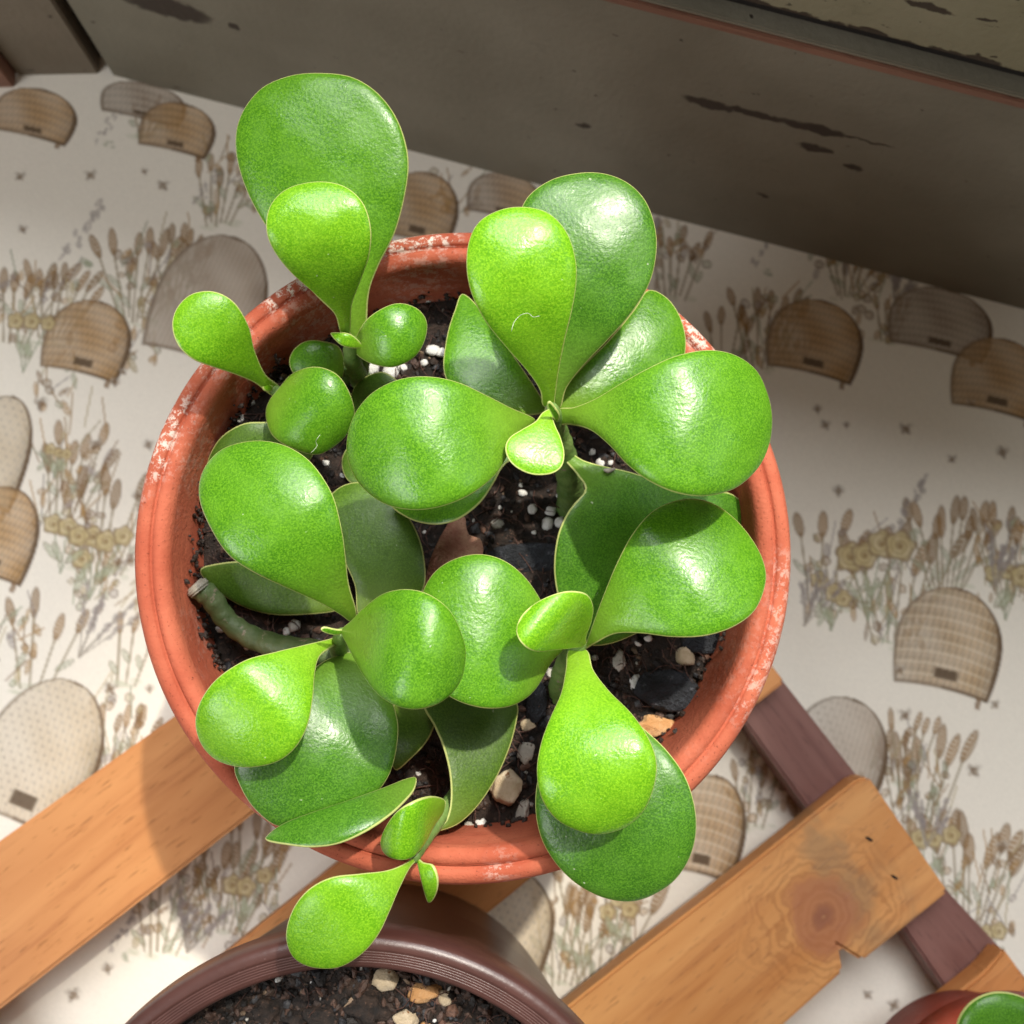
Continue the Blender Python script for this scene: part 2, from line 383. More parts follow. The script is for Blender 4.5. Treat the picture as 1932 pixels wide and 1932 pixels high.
def wheat(px, py, n, h, spread, seed, lean=.0, tone=1.0):
    """a tuft of ears on stalks rising from a foot point"""
    r = random.Random(seed); bx, by = p2q(px, py)
    n = int(n*1.5)
    for i in range(n):
        f = (i+.5)/n - .5; a = ANG*.6 + lean + f*spread + r.uniform(-.07, .07); L = h*r.uniform(.62, 1.0)
        sx = bx + f*h*.45; tx, ty = sx + math.sin(a)*L, by - math.cos(a)*L
        line((sx, by + r.uniform(-6, 6)), (tx, ty), 3.2, np.array((.33, .27, .18))*tone, .8)
        ea = a + r.uniform(-.15, .2)
        ell(tx + math.sin(ea)*h*.10, ty - math.cos(ea)*h*.10, h*.058, h*r.uniform(.14, .20), ea, (BROWN*.6 + GOLD*.4)*r.uniform(.8, 1.25)*tone, .95, .35, True)
        if r.random() < .8:
            k = r.uniform(.25, .6); s = r.choice((-1, 1))
            ell(sx + (tx-sx)*k + s*8, by + (ty-by)*k, 6, h*.13, a + s*.6, SAGE*.8*tone, .7, .3, True)
    for i in range(5):
        ell(bx + r.uniform(-.35, .35)*h, by + r.uniform(-.05, .08)*h, r.uniform(8, 15), r.uniform(3, 6), ANG, np.array((.50, .53, .38)), .45, 0, True)
def flower(px, py, r_, c=OCHRE):
    cx, cy = p2q(px, py); sl, u, v = local(cx, cy, r_*1.4, ANG)
    rr = np.hypot(u, v); th = np.arctan2(v, u); e = rr/(r_*(1 + .10*np.sin(th*5)))
    blend(sl, sstep(e, 1.05, .9)*.85, c)
    blend(sl, sstep(np.sin(rr*.62 + th*1.0), .2, 1.0)*sstep(e, 1.0, .9)*.55, np.array((.30, .22, .09)))
    blend(sl, sstep(np.abs(e-.95), .17, .04)*.6, INK*1.6)
    blend(sl, sstep(e, .32, .1)*.6, BROWN)
def posy(px, py, h, seed, n=3):
    r = random.Random(seed); bx, by = p2q(px, py)
    for i in range(n):
        f = (i+.5)/n - .5; a = ANG*.5 + f*.9; L = h*r.uniform(.5, .9)
        tx, ty = bx + math.sin(a)*L, by - math.cos(a)*L; line((bx, by), (tx, ty), 2.2, SAGE*.75)
        ell(bx + (tx-bx)*.45 + r.choice((-12, 12)), by + (ty-by)*.45, 7, h*.15, a + r.choice((-.5, .5)), SAGE, .75, .4, True)
        flower(*_q2p(tx, ty), h*r.uniform(.12, .155))
def _q2p(x, y):
    X, Y = q2w(x, y); v = (np.array([X, Y, 0.0]) - CAM) @ ROT; return W/2 + FPX*v[0]/-v[2], W/2 - FPX*v[1]/-v[2]
def lavender(px, py, h, seed):
    r = random.Random(seed); bx, by = p2q(px, py)
    for i in range(7):
        a = ANG + r.uniform(-.5, .75); L = h*r.uniform(.6, 1); line((bx, by), (bx + math.sin(a)*L, by - math.cos(a)*L), 2.4, np.array((.34, .30, .25)), .7)
        for k in range(7):
            t = .5 + .5*k/6; ell(bx + math.sin(a)*L*t + r.uniform(-5, 5), by - math.cos(a)*L*t + r.uniform(-4, 4), 4.2, 5.6, a, LAV*r.uniform(.7, 1.2), .8, 0, True)
def bee(px, py, s=1.0, seed=0):
    r = random.Random(seed); a = r.uniform(-1, 1); cx, cy = p2q(px, py)
    ell(cx, cy, 5*s, 12*s, a, INK*1.3, .9, 0, True); ell(cx, cy, 11*s, 5*s, a, INK*1.6, .75, 0, True)
    ell(cx + 8*s, cy - 7*s, 7*s, 4*s, a + .7, np.array((.5, .46, .40)), .6, 0, True)
    ell(cx - 8*s, cy - 6*s, 7*s, 4*s, a - .7, np.array((.5, .46, .40)), .6, 0, True)
def sprig(px, py, s, seed):
    r = random.Random(seed); cx, cy = p2q(px, py)
    for i in range(16):
        t = i/15; ell(cx + (t-.5)*70*s + r.uniform(-10, 10), cy + (.5-t)*105*s + r.uniform(-7, 7), r.uniform(3, 7)*s, r.uniform(6, 12)*s, r.uniform(-.6, .9), LAV*r.uniform(.75, 1.1), .75, 0, True)
    for i in range(4): ell(cx + r.uniform(-5, 25)*s, cy + r.uniform(60, 90)*s, 9*s, 6*s, r.uniform(-1, 1), SAGE*.8, .7, 0, True)
TANA, TANB = (.47, .32, .18), (.52, .30, .11); WHA, WHB = (.66, .59, .48), (.58, .47, .32); GRA, GRB = (.43, .36, .29), (.42, .33, .25)
def thicket(px, py, w, h, n, seed):
    r = random.Random(seed); bx, by = p2q(px, py)
    for i in range(n):
        x, y = bx + r.uniform(-.5, .5)*w, by - r.uniform(0, 1)*h; a = ANG + r.gauss(0, .45); c = r.choice((BROWN, GOLD, SAGE*.8, OCHRE*.8, LAV, GOLD))*r.uniform(.8, 1.25)
        q = r.random()
        if q < .35: line((x, y), (x + math.sin(a)*h*.4, y - math.cos(a)*h*.4), 2.2, c*.9, .7)
        elif q < .75: ell(x, y, r.uniform(3.5, 7), r.uniform(8, 17), a, c, .8, .25, True)
        else: ell(x, y, r.uniform(6, 11), r.uniform(6, 10), a, c, .6, .6, True)
# tufts behind, then the straw hives, then what stands in front of them
for a in ((255, 600, 6, 150, 1.0, 1), (95, 640, 5, 130, .9, 2), (20, 640, 4, 150, .8, 3), (330, 560, 4, 130, .7, 4), (410, 420, 4, 120, .8, 5),
          (1440, 690, 5, 140, .9, 6), (1370, 700, 3, 130, .5, 7), (1270, 560, 4, 130, .6, 8), (1600, 560, 4, 90, .9, 9), (1680, 640, 3, 90, .6, 10),
          (1690, 1210, 5, 200, .9, 11), (1560, 1150, 3, 170, .6, 12), (1790, 1110, 6, 160, .8, 13), (1910, 1120, 4, 150, .8, 14),
          (120, 970, 4, 150, .7, 15), (190, 1080, 5, 170, .9, 16), (235, 1290, 2, 110, .4, 17), (60, 1300, 3, 150, .7, 18), (215, 1460, 5, 120, .8, 19),
          (1730, 1580, 5, 170, .8, 20), (1830, 1760, 6, 190, .9, 21), (1710, 1480, 4, 110, .7, 22), (1130, 1850, 5, 190, .9, 23), (1060, 1860, 4, 150, .7, 24),
          (420, 1760, 5, 170, .7, 25), (300, 1800, 4, 150, .8, 26), (470, 1700, 4, 140, .6, 27), (1560, 1640, 4, 150, .8, 28), (1420, 1560, 3, 120, .6, 29), (270, 250, 3, 70, .9, 30)):
    wheat(*a)
for i, a in enumerate(((285, 590, 150, 150, 46), (60, 640, 150, 130, 40), (250, 690, 90, 90, 18), (430, 400, 110, 120, 30), (1460, 680, 130, 130, 40), (1660, 640, 90, 150, 34), (1290, 540, 110, 140, 30),
        (1610, 1170, 180, 170, 50), (1690, 1220, 110, 150, 40), (1900, 1140, 110, 170, 46), (130, 1000, 130, 200, 56), (190, 1150, 140, 140, 50), (215, 1470, 110, 150, 36), (1740, 1580, 140, 130, 44), (1850, 1770, 150, 140, 44),
        (1130, 1850, 170, 150, 46), (430, 1790, 180, 140, 50), (310, 1790, 120, 110, 30), (1440, 1560, 90, 140, 26), (100, 770, 80, 100, 20), (1600, 520, 150, 70, 26), (860, 400, 90, 90, 20), (20, 1290, 90, 130, 26), (1690, 1480, 90, 100, 22))):
    thicket(*a, 200+i)
hive(400, 555, 215, 250, GRA, GRB, 'cross', math.radians(18))
hive(165, 632, 165, 145, TANA, TANB, 'rows')
hive(270, 185, 170, 75, GRA, GRB, 'rows'); hive(335, 235, 150, 100, TANA, TANB, 'rows'); hive(65, 208, 165, 100, TANA, TANB, 'rows')
hive(795, 385, 150, 140, TANA, TANB, 'rows'); hive(955, 365, 150, 90, GRA, TANB, 'rows'); hive(690, 330, 130, 80, GRA, GRB, 'rows')
hive(1543, 632, 190, 150, TANA, TANB, 'rows'); hive(1780, 600, 210, 130, GRA, GRB, 'rows'); hive(1890, 705, 190, 150, TANA, TANB, 'rows')
hive(1795, 1203, 205, 195, (.50, .40, .29), (.56, .38, .20), 'grid')
hive(-10, 845, 130, 210, WHA, WHB, 'cross'); hive(-5, 1000, 150, 170, TANA, TANB, 'rows')
hive(80, 1415, 215, 265, WHA, WHB, 'cross', math.radians(22))
hive(1585, 1415, 190, 200, (.62, .57, .50), GRB, 'cross', math.radians(20))
hive(1335, 1555, 150, 180, (.60, .49, .36), TANB, 'grid'); hive(950, 1740, 190, 190, WHA, WHB, 'cross', math.radians(16))
posy(1640, 1170, 190, 41, 4); posy(1570, 1190, 130, 42, 3); posy(165, 1130, 150, 43, 4); posy(110, 1080, 140, 44, 3); posy(1900, 1170, 150, 45, 3)
posy(40, 700, 120, 46, 3); posy(450, 1760, 130, 47, 3); posy(1760, 1680, 130, 48, 3); posy(1160, 1790, 120, 49, 3); posy(100, 900, 80, 50, 3); posy(1860, 1840, 120, 51, 3)
for a in ((145, 1240, 150, 61), (330, 640, 110, 62), (1880, 1110, 120, 63), (1520, 1180, 120, 64), (1690, 560, 70, 65), (350, 1800, 120, 66), (1750, 1600, 110, 67)): lavender(*a)
sprig(155, 430, 1.0, 71); sprig(1725, 945, .95, 72); sprig(390, 350, .6, 73); sprig(1440, 470, .6, 74); sprig(230, 1760, .6, 75); sprig(200, 235, .5, 76)
for i, (x, y, s) in enumerate(((168, 327, 1), (305, 347, 1), (35, 330, .9), (270, 320, .6), (40, 430, .8), (75, 760, 1.1), (178, 838, 1.1), (278, 838, .9), (205, 1300, 1.1),
        (255, 935, .8), (220, 1060, .9), (280, 1300, .7), (1545, 770, .8), (1560, 800, .9), (1712, 808, 1.1), (1800, 865, .8), (1895, 852, 1.1), (1585, 925, 1), (1835, 760, .7), (1310, 483, .9),
        (1710, 1350, 1.1), (1840, 1455, 1.15), (1700, 1265, .8), (1880, 1330, .8), (135, 1880, 1.1), (200, 1830, .9), (1690, 1900, 1.0), (1895, 1600, 1.0), (1640, 1880, .8), (1600, 800, .6), (215, 720, .8), (1480, 1130, .6), (230, 700, .6))):
    bee(x, y, s, i)
COLR *= (1 - .05*nz(GX, GY, 300, 2))[..., None]*(1 + RNG.normal(0, .018, COLR.shape[:2]))[..., None]
WX, WY = q2w(GX, GY)
WZ = .0006*(nz(GX, GY, 160, 5)-.5) + .0009*(nz(GX + .6*GY, GY*.3, 210, 6)-.5) - .0012
idx = np.arange(NX*NY).reshape(NY, NX)
F = np.stack([idx[:-1, :-1], idx[1:, :-1], idx[1:, 1:], idx[:-1, 1:]], -1).reshape(-1, 4)
me = bpy.data.meshes.new('tablecloth')
me.vertices.add(NX*NY); me.vertices.foreach_set('co', np.stack([WX, WY, WZ], -1).reshape(-1).astype(np.float32))
me.loops.add(F.size); me.loops.foreach_set('vertex_index', F.reshape(-1).astype(np.int32))
me.polygons.add(len(F)); me.polygons.foreach_set('loop_start', np.arange(0, F.size, 4, dtype=np.int32))
me.update(calc_edges=True)
ca = me.color_attributes.new('Col', 'FLOAT_COLOR', 'POINT')
ca.data.foreach_set('color', np.concatenate([COLR.clip(0, 1), np.ones((NY, NX, 1))], -1).reshape(-1).astype(np.float32))
m, nt, p = mat('printed_cotton'); g = NT(nt); o = g.obj()
g.put(p.inputs['Base Color'], g.attr('Col', 'Color')); p.inputs['Roughness'].default_value = .85; p.inputs['Specular IOR Level'].default_value = .25
g.put(p.inputs['Normal'], g.bump(g.math('ADD', g.noise(g.scale(o, (2600, 500, 500)), 1.0, 2), g.noise(g.scale(o, (500, 2600, 500)), 1.0, 2)), .25, .0003))
cloth = link('tablecloth', me, m)
tag(cloth, 'white tablecloth printed with straw beehives, wheat, flowers and bees', 'tablecloth')
tb = bmesh.new(); bmesh.ops.create_cube(tb, size=1)
me = bpy.data.meshes.new('table_top'); tb.to_mesh(me); tb.free()
me.transform(Matrix.Translation((0, -.02, -.0185)) @ Matrix.Diagonal((1.1, .85, .03, 1)))
tag(link('table', me, WALNUT, smooth=False), kind='structure')

# the worn painted board wall at the back
A3, B3 = at(205, 136, 0.0), at(1932, 580, 0.0)
UX = Vector(B3 - A3); UX.z = 0; UX.normalize(); UY = Vector((-UX.y, UX.x, 0))   # UY points away, behind the wall
def on_board(px, py, off=0.0):
    v = Vector(ray(px, py)); c = Vector(CAM); n = UY; t = ((Vector(A3) + UY*off) - c).dot(n)/v.dot(n)
    P = c + v*t - Vector(A3); return P.dot(UX), P.z
def box_on_wall(name, x0, x1, y0, y1, z0, z1, m, parent, frame=None, bev=.0006, cuts=0):
    O, X, Y = frame or (Vector(A3), UX, UY)
    bm = bmesh.new(); bmesh.ops.create_cube(bm, size=1)
    bmesh.ops.scale(bm, vec=(x1-x0, y1-y0, z1-z0), verts=bm.verts)
    bmesh.ops.translate(bm, vec=((x0+x1)/2, (y0+y1)/2, (z0+z1)/2), verts=bm.verts)
    if bev: bmesh.ops.bevel(bm, geom=bm.edges[:], offset=bev, segments=2, affect='EDGES')
    me = bpy.data.meshes.new(name); bm.to_mesh(me); bm.free(); me.materials.append(m)
    o = bpy.data.objects.new(name, me); COL.objects.link(o)
    o.matrix_world = Matrix([[X.x, Y.x, 0, O.x], [X.y, Y.y, 0, O.y], [0, 0, 1, 0], [0, 0, 0, 1]])
    if parent: o.parent = parent
    return o
chips = []
for (px0, py0, px1, py1, hh) in ((1285, 188, 1390, 205, .0011), (1370, 200, 1490, 232, .0014), (1470, 230, 1600, 255, .0013), (1580, 252, 1690, 280, .0005), (1505, 272, 1570, 288, .0018),
                                 (1590, 312, 1630, 318, .0010), (235, 5, 390, 22, .0022), (430, 45, 455, 55, .0014), (1090, 235, 1115, 240, .0009), (190, -20, 330, -5, .003), (1430, 365, 1450, 372, .0008)):
    xa, za = on_board(px0, py0); xb, zb = on_board(px1, py1); chips.append(((xa+xb)/2, (za+zb)/2, abs(xb-xa)/2*1.1, hh + abs(zb-za)/2))
PAINT = paint_material('worn_cream_paint', (.150, .137, .102), (.190, .176, .134), chips)
LEDGE_H = on_board(1560, 82)[1]
x_, z_ = on_board(1755, 8, .003)
PAINT_UP = paint_material('worn_olive_paint', (.185, .172, .105), (.225, .21, .14), [(x_, z_, .006, .0012), (x_+.012, z_+.0004, .002, .0007), (x_-.02, z_+.003, .004, .0008)] + [(.16 + i*.0085, LEDGE_H + .0036 + .0006*math.sin(i*2.3), .0045 + .003*math.sin(i*1.7)**2, .0010 + .0012*abs(math.sin(i*3.1))) for i in range(16)])
WORN = wood_material('worn_bare_wood', (.17, .080, .052), (.24, .125, .085), (.10, .04, .025), 1.5)
GAPM = plain('dark_gap', (.012, .009, .007), .9)
wall = bpy.data.objects.new('wall', None); COL.objects.link(wall); tag(wall, kind='structure')
L = LEDGE_H
box_on_wall('lower_board', 0.0006, .55, 0, .012, -.002, L-.0044, PAINT, wall)
box_on_wall('worn_edge_strip', 0.0006, .55, -.0008, .012, L-.0043, L-.0016, WORN, wall, bev=.0003)
box_on_wall('ledge', 0.0006, .55, -.0004, .012, L-.0015, L, PAINT, wall, bev=.0004)
box_on_wall('gap_backing', 0.0006, .55, .0040, .0115, L+.0001, L+.0040, GAPM, wall, bev=0)
box_on_wall('upper_board', 0.0006, .55,   .0024, .012, L+.0034, .225, PAINT_UP, wall)
CL = at(30, 140, 0.0); LX = Vector(CL) - Vector(A3); LX.z = 0; LX.normalize(); LY = Vector((LX.y, -LX.x, 0))
FR = (Vector(A3) - UX*.0012, LX, LY)
PAINT_L = paint_material('worn_dark_paint', (.155, .13, .095), (.19, .16, .12), [(.02, .05, .004, .002)])
ll = (Vector(CL) - FR[0]).dot(LX)
box_on_wall('side_board', .0022, ll, 0, .012, -.002, .205, PAINT_L, wall, FR)
box_on_wall('corner_backing', -.004, .006, .006, .0118, -.002, .204, GAPM, wall, FR, bev=0)
box_on_wall('corner_post', ll+.0006, ll+.03, -.004, .012, -.002, .15, WORN, wall, FR)

# ------------------------------------------------------------------ wooden rack
SLAT_Z, RAIL_Z = .022, .0128
rack = empty('wooden_rack', at(900, 1600, 0.0), 'low wooden rack of honey coloured slats on dark rails under the pots', 'plant rack')
def slab(name, pts, ztop, zbot, dirp, m, bev=.0009, cuts=()):
    P = [Vector(at(x, y, ztop)) for x, y in pts]; O = sum(P, Vector())/len(P); O.z = (ztop+zbot)/2
    X = Vector(at(*dirp[1], ztop) - at(*dirp[0], ztop)).normalized(); Y = Vector((-X.y, X.x, 0))
    loc = [((p-O).dot(X), (p-O).dot(Y)) for p in P]; h = (ztop-zbot)/2
    if sum(a[0]*b[1]-a[1]*b[0] for a, b in zip(loc, loc[1:]+loc[:1])) < 0: loc.reverse()
    bm = bmesh.new(); vs = [bm.verts.new((x, y, h)) for x, y in loc]; fc = bm.faces.new(vs)
    r = bmesh.ops.extrude_face_region(bm, geom=[fc]); nv = [e for e in r['geom'] if isinstance(e, bmesh.types.BMVert)]
    for v in nv: v.co.z = -h
    bmesh.ops.recalc_face_normals(bm, faces=bm.faces[:])
    bmesh.ops.bevel(bm, geom=bm.edges[:], offset=bev, segments=2, affect='EDGES')
    bmesh.ops.triangulate(bm, faces=[f for f in bm.faces if len(f.verts) > 4])
    me = bpy.data.meshes.new(name); bm.to_mesh(me); bm.free(); me.materials.append(m)
    o = bpy.data.objects.new(name, me); COL.objects.link(o); o.parent = rack
    o.matrix_local = Matrix([[X.x, Y.x, 0, O.x-rack.location.x], [X.y, Y.y, 0, O.y-rack.location.y], [0, 0, 1, O.z-rack.location.z], [0, 0, 0, 1]])
    k = Vector(at(1556, 1731, ztop)) - O
    return o, (k.dot(X), k.dot(Y))
SD = ((0, 1620), (785, 1000))
slab('slat', [(-160, 1700), (330, 1350), (1105, 747), (1260, 945), (475, 1537), (-40, 1934), (-160, 2020)], SLAT_Z, RAIL_Z+.0002, SD, SLATW)
slab('slat', [(-60, 2190), (470, 1762), (620, 1642), (1325, 1085), (1482, 1287), (1005, 1655), (870, 1765), (120, 2350)], SLAT_Z, RAIL_Z+.0002, SD, SLATW)
s3 = [(700, 2208), (1072, 1898), (1200, 1797), (1400, 1643), (1616, 1470), (1640, 1466), (1790, 1683), (1628, 1814), (1583, 1786), (1591, 1834), (1490, 1925), (1200, 2180), (880, 2430)]
o3, kn = slab('slat', s3, SLAT_Z, RAIL_Z+.0002, SD, None)
o3.data.materials.clear(); o3.data.materials.append(wood_material('knotty_honey_wood', (.52, .22, .066), (.64, .32, .115), (.40, .145, .042), 1.0, (kn[0], kn[1], .0118)))
o3['label'] = 'slat with a round reddish knot and a notched edge'
slab('slat', [(1500, 2120), (1860, 1832), (1895, 1790), (2060, 2020), (1700, 2310)], SLAT_Z, RAIL_Z+.0002, SD, SLATW)
RD = ((1406, 1365), (1779, 1860))
slab('rail', [(1105, 795), (1482, 1290), (1615, 1460), (1790, 1683), (1908, 1810), (2200, 2180), (2110, 2270), (1779, 1860), (1706, 1754), (1517, 1517), (1406, 1365), (1020, 860)], RAIL_Z, -.0005, RD, WALNUT, .0007)
slab('rail', [(-130, 1860), (480, 2660), (400, 2720), (-210, 1920)], RAIL_Z, -.0005, RD, WALNUT, .0007)
# two nail pits in the knotty slat
for (x, y, w_) in ((1640, 1583, .0011), (1688, 1655, .0010)):
    pt = Vector(at(x, y, SLAT_Z + .0002)); v, f = [], []
    for k in range(10): v.append(pt + Vector((math.cos(k*PI/5)*w_, math.sin(k*PI/5)*w_*.45 - math.cos(k*PI/5)*w_*.5, 0)))
    v.append(pt + Vector((0, 0, .0001)))
    for k in range(10): f.append((k, (k+1) % 10, 10))
    link('nail_hole', mesh('nail_hole', v, f), GAPM, rack, pt)

# ------------------------------------------------------------------ stones, soil
def circle3(a, b, c, z):
    A, B, C = (at(x, y, z)[:2] for x, y in (a, b, c)); m = 2*np.array([B-A, C-A])
    o = np.linalg.solve(m, np.array([B@B-A@A, C@C-A@A])); return o, np.linalg.norm(o-A)
def ico(sub_, seed, amp, squash=(1, 1, 1), freq=1.3, facet=0.0):
    bm = bmesh.new(); bmesh.ops.create_icosphere(bm, subdivisions=sub_, radius=1)
    rr = random.Random(seed*7+1); planes = []
    for _ in range(11):
        q = Vector((rr.gauss(0, 1), rr.gauss(0, 1), rr.gauss(0, 1))).normalized(); planes.append((q, rr.uniform(.62, .92)))
    planes.append((Vector((.1, .1, .98)).normalized(), .6))
    for v in bm.verts:
        n = v.co.normalized(); d = 1 + amp*mnoise.noise(n*freq + Vector((seed*3.7, seed*1.9, 0))) + amp*.4*mnoise.noise(n*freq*3 + Vector((seed, 5, 0)))
        if facet:
            for pn, pd in planes:
                k = n.dot(pn)
                if k > .05: d = min(d, (pd + .05*mnoise.noise(n*4 + pn*3))/k)
        v.co = Vector((n.x*squash[0], n.y*squash[1], n.z*squash[2]))*d
    me = bpy.data.meshes.new('stone'); bm.to_mesh(me); bm.free(); return me
def crumbs(n, R0, zf, cx=0, cy=0, smin=.00025, smax=.0010, seed=1, rmin=0.0):
    r = np.random.default_rng(seed); bm = bmesh.new(); bmesh.ops.create_icosphere(bm, subdivisions=1, radius=1)
    bv = np.array([v.co[:] for v in bm.verts]); bf = np.array([[v.index for v in f.verts] for f in bm.faces]); bm.free()
    k = len(bv); ang = r.uniform(0, 2*PI, n); rad = np.sqrt(r.uniform(rmin**2, 1, n))*R0
    c = np.stack([cx + rad*np.cos(ang), cy + rad*np.sin(ang)], 1); s = smin + (smax-smin)*r.random(n)**2.4
    V = bv[None]*(1 + r.normal(0, .22, (n, k, 1)))*np.stack([s*r.uniform(.6, 1.7, n), s*r.uniform(.6, 1.3, n), s*r.uniform(.5, 1, n)], 1)[:, None]
    a = r.uniform(0, PI, n); ca_, sa = np.cos(a)[:, None], np.sin(a)[:, None]
    X = V[..., 0]*ca_ - V[..., 1]*sa; Y = V[..., 0]*sa + V[..., 1]*ca_; b = r.normal(0, .5, n)[:, None]
    Z = V[..., 2]*np.cos(b) + X*np.sin(b); X = X*np.cos(b) - V[..., 2]*np.sin(b)
    z = np.array([zf(*q) for q in c]) + s*.2
    V = np.stack([X + c[:, :1], Y + c[:, 1:], Z + z[:, None]], -1).reshape(-1, 3)
    Fc = (bf[None] + (np.arange(n)*k)[:, None, None]).reshape(-1, 3)
    pal = np.array([(.014, .010, .008), (.045, .026, .018), (.085, .046, .032), (.13, .068, .046), (.026, .026, .030), (.22, .15, .095), (.05, .05, .055), (.62, .60, .55)])
    cc = pal[r.choice(len(pal), n, p=(.29, .27, .17, .08, .10, .03, .045, .015))]*r.uniform(.7, 1.3, (n, 1))
    me = bpy.data.meshes.new('crumbs'); me.from_pydata(V.tolist(), [], Fc.tolist())
    at_ = me.color_attributes.new('Col', 'FLOAT_COLOR', 'POINT')
    at_.data.foreach_set('color', np.c_[np.repeat(cc, k, 0), np.ones(n*k)].reshape(-1).astype(np.float32)); return me
def fibres(n, R0, zf, cx, cy, seed):
    r = random.Random(seed); V, Fc = [], []
    for i in range(n):
        a, q = r.uniform(0, 2*PI), math.sqrt(r.random())*R0; x, y = cx + q*math.cos(a), cy + q*math.sin(a); d = r.uniform(0, 2*PI); L_ = r.uniform(.003, .009); cv = r.uniform(-1.5, 1.5)
        pts = []
        for k in range(5):
            t = k/4; pts.append((x + math.cos(d + cv*t)*L_*t, y + math.sin(d + cv*t)*L_*t, zf(x, y) + .0006 + .0016*t*r.uniform(-.2, 1)))
        v, f = tube(pts, [.00012]*4 + [.00005], 3, False); b = len(V); V += v; Fc += [tuple(j+b for j in q_) for q_ in f]
    me = mesh('fibres', V, Fc); c = me.color_attributes.new('Col', 'FLOAT_COLOR', 'POINT')
    c.data.foreach_set('color', np.tile(np.array((.12, .055, .04, 1.0), np.float32), len(V))); return me
def soil_bed(name, R, z0, cx, cy, label, seed, ncr):
    def zf(x, y):
        p = Vector((x*60 + seed, y*60, 0)); e = math.hypot(x-cx, y-cy)/R
        return z0 + .0022*mnoise.noise(p) + .0011*mnoise.noise(p*3.3) + .0005*mnoise.noise(p*9) + .0018*max(0, e-.8)*5*mnoise.noise(p*.7)
    n, k = 128, 44; v = [(cx, cy, zf(cx, cy))]; f = []
    for i in range(1, k+1):
        for j in range(n):
            a = 2*PI*j/n; x, y = cx + R*i/k*math.cos(a), cy + R*i/k*math.sin(a); v.append((x, y, zf(x, y)))
    for j in range(n): f.append((0, 1+j, 1+(j+1) % n))
    for i in range(k-1):
        for j in range(n): l = (j+1) % n; f.append((1+i*n+j, 1+(i+1)*n+j, 1+(i+1)*n+l, 1+i*n+l))
    o = link(name, mesh(name, v, f), SOIL, None, (cx, cy, z0)); tag(o, label, 'soil', None, 'stuff')
    c = link('soil_crumbs', crumbs(ncr, R*.985, zf, cx, cy, seed=seed), CRUMB, o, (cx, cy, z0), smooth=False); c['kind'] = 'stuff'
    c = link('root_fibres', fibres(520, R*.97, zf, cx, cy, seed), CRUMB, o, (cx, cy, z0)); c['kind'] = 'stuff'
    return zf

# ------------------------------------------------------------------ the big terracotta pot
RO = .0607; PS = 1.018
pot = empty('terracotta_pot', (0, 0, SLAT_Z), 'large round terracotta pot with a grooved rim and white salt crust, holding the jade plant', 'plant pot', 'plant pots on the rack')
z = RIM_Z
body = [(.0585, z-.0165), (.0560, z-.018), (.0520, z-.055), (.0455, SLAT_Z+.004), (.0440, SLAT_Z), (.012, SLAT_Z), (.0005, SLAT_Z+.001),
        (.0005, SLAT_Z+.006), (.040, SLAT_Z+.006), (.0480, z-.055), (.0522, z-.020), (.0530, z-.008), (.0538, z-.0024)]
body = [(r*PS, h) for r, h in body]
link('body', lathe('body', body, 160, .0012), TERRA, pot, (0, 0, SLAT_Z))
rim = [(.0585, z-.0165), (.0602, z-.0160), (RO, z-.0135), (RO+.0001, z-.006), (RO, z-.0024), (.0600, z-.0008), (.0590, z-.0001), (.0578, z), (.0575, z-.0004), (.0572, z-.0013), (.0569, z-.0003),
       (.0560, z+.0002), (.0551, z), (.0544, z-.0006), (.0540, z-.0014), (.0538, z-.0024)]
rim = [(r*PS, h) for r, h in rim]
link('rim', lathe('rim', rim, 192, .0012), TERRA, pot, (0, 0, z))
zsoil = soil_bed('potting_soil', .0533, z-.0175, 0, 0, 'dark potting soil filling the large terracotta pot around the jade plant', 3, 5200)
# crumbs clinging to the clay just over the soil line
def cling(n, seed):
    r = random.Random(seed); V, Fc = [], []
    bm = bmesh.new(); bmesh.ops.create_icosphere(bm, subdivisions=1, radius=1); bv = [v.co.copy() for v in bm.verts]; bf = [[v.index for v in f.verts] for f in bm.faces]; bm.free()
    for i in range(n):
        a = r.choice((r.uniform(2.3, 4.1), r.uniform(0, 2*PI))); h = abs(r.gauss(0, .0035)) - .001; s = r.uniform(.0002, .0007)
        rr = .0531 + .0006*(h/.012); c = Vector((rr*math.cos(a), rr*math.sin(a), z-.0165+h)); b = len(V)
        V += [c + q*s*r.uniform(.6, 1.3) for q in bv]; Fc += [tuple(j+b for j in t) for t in bf]
    me = mesh('crumbs', V, Fc); c = me.color_attributes.new('Col', 'FLOAT_COLOR', 'POINT')
    c.data.foreach_set('color', np.tile(np.array((.03, .018, .013, 1.0), np.float32), len(V))); return me
c = link('clinging_soil', cling(650, 4), CRUMB, pot, (0, 0, z-.0165), smooth=False); c['kind'] = 'stuff'

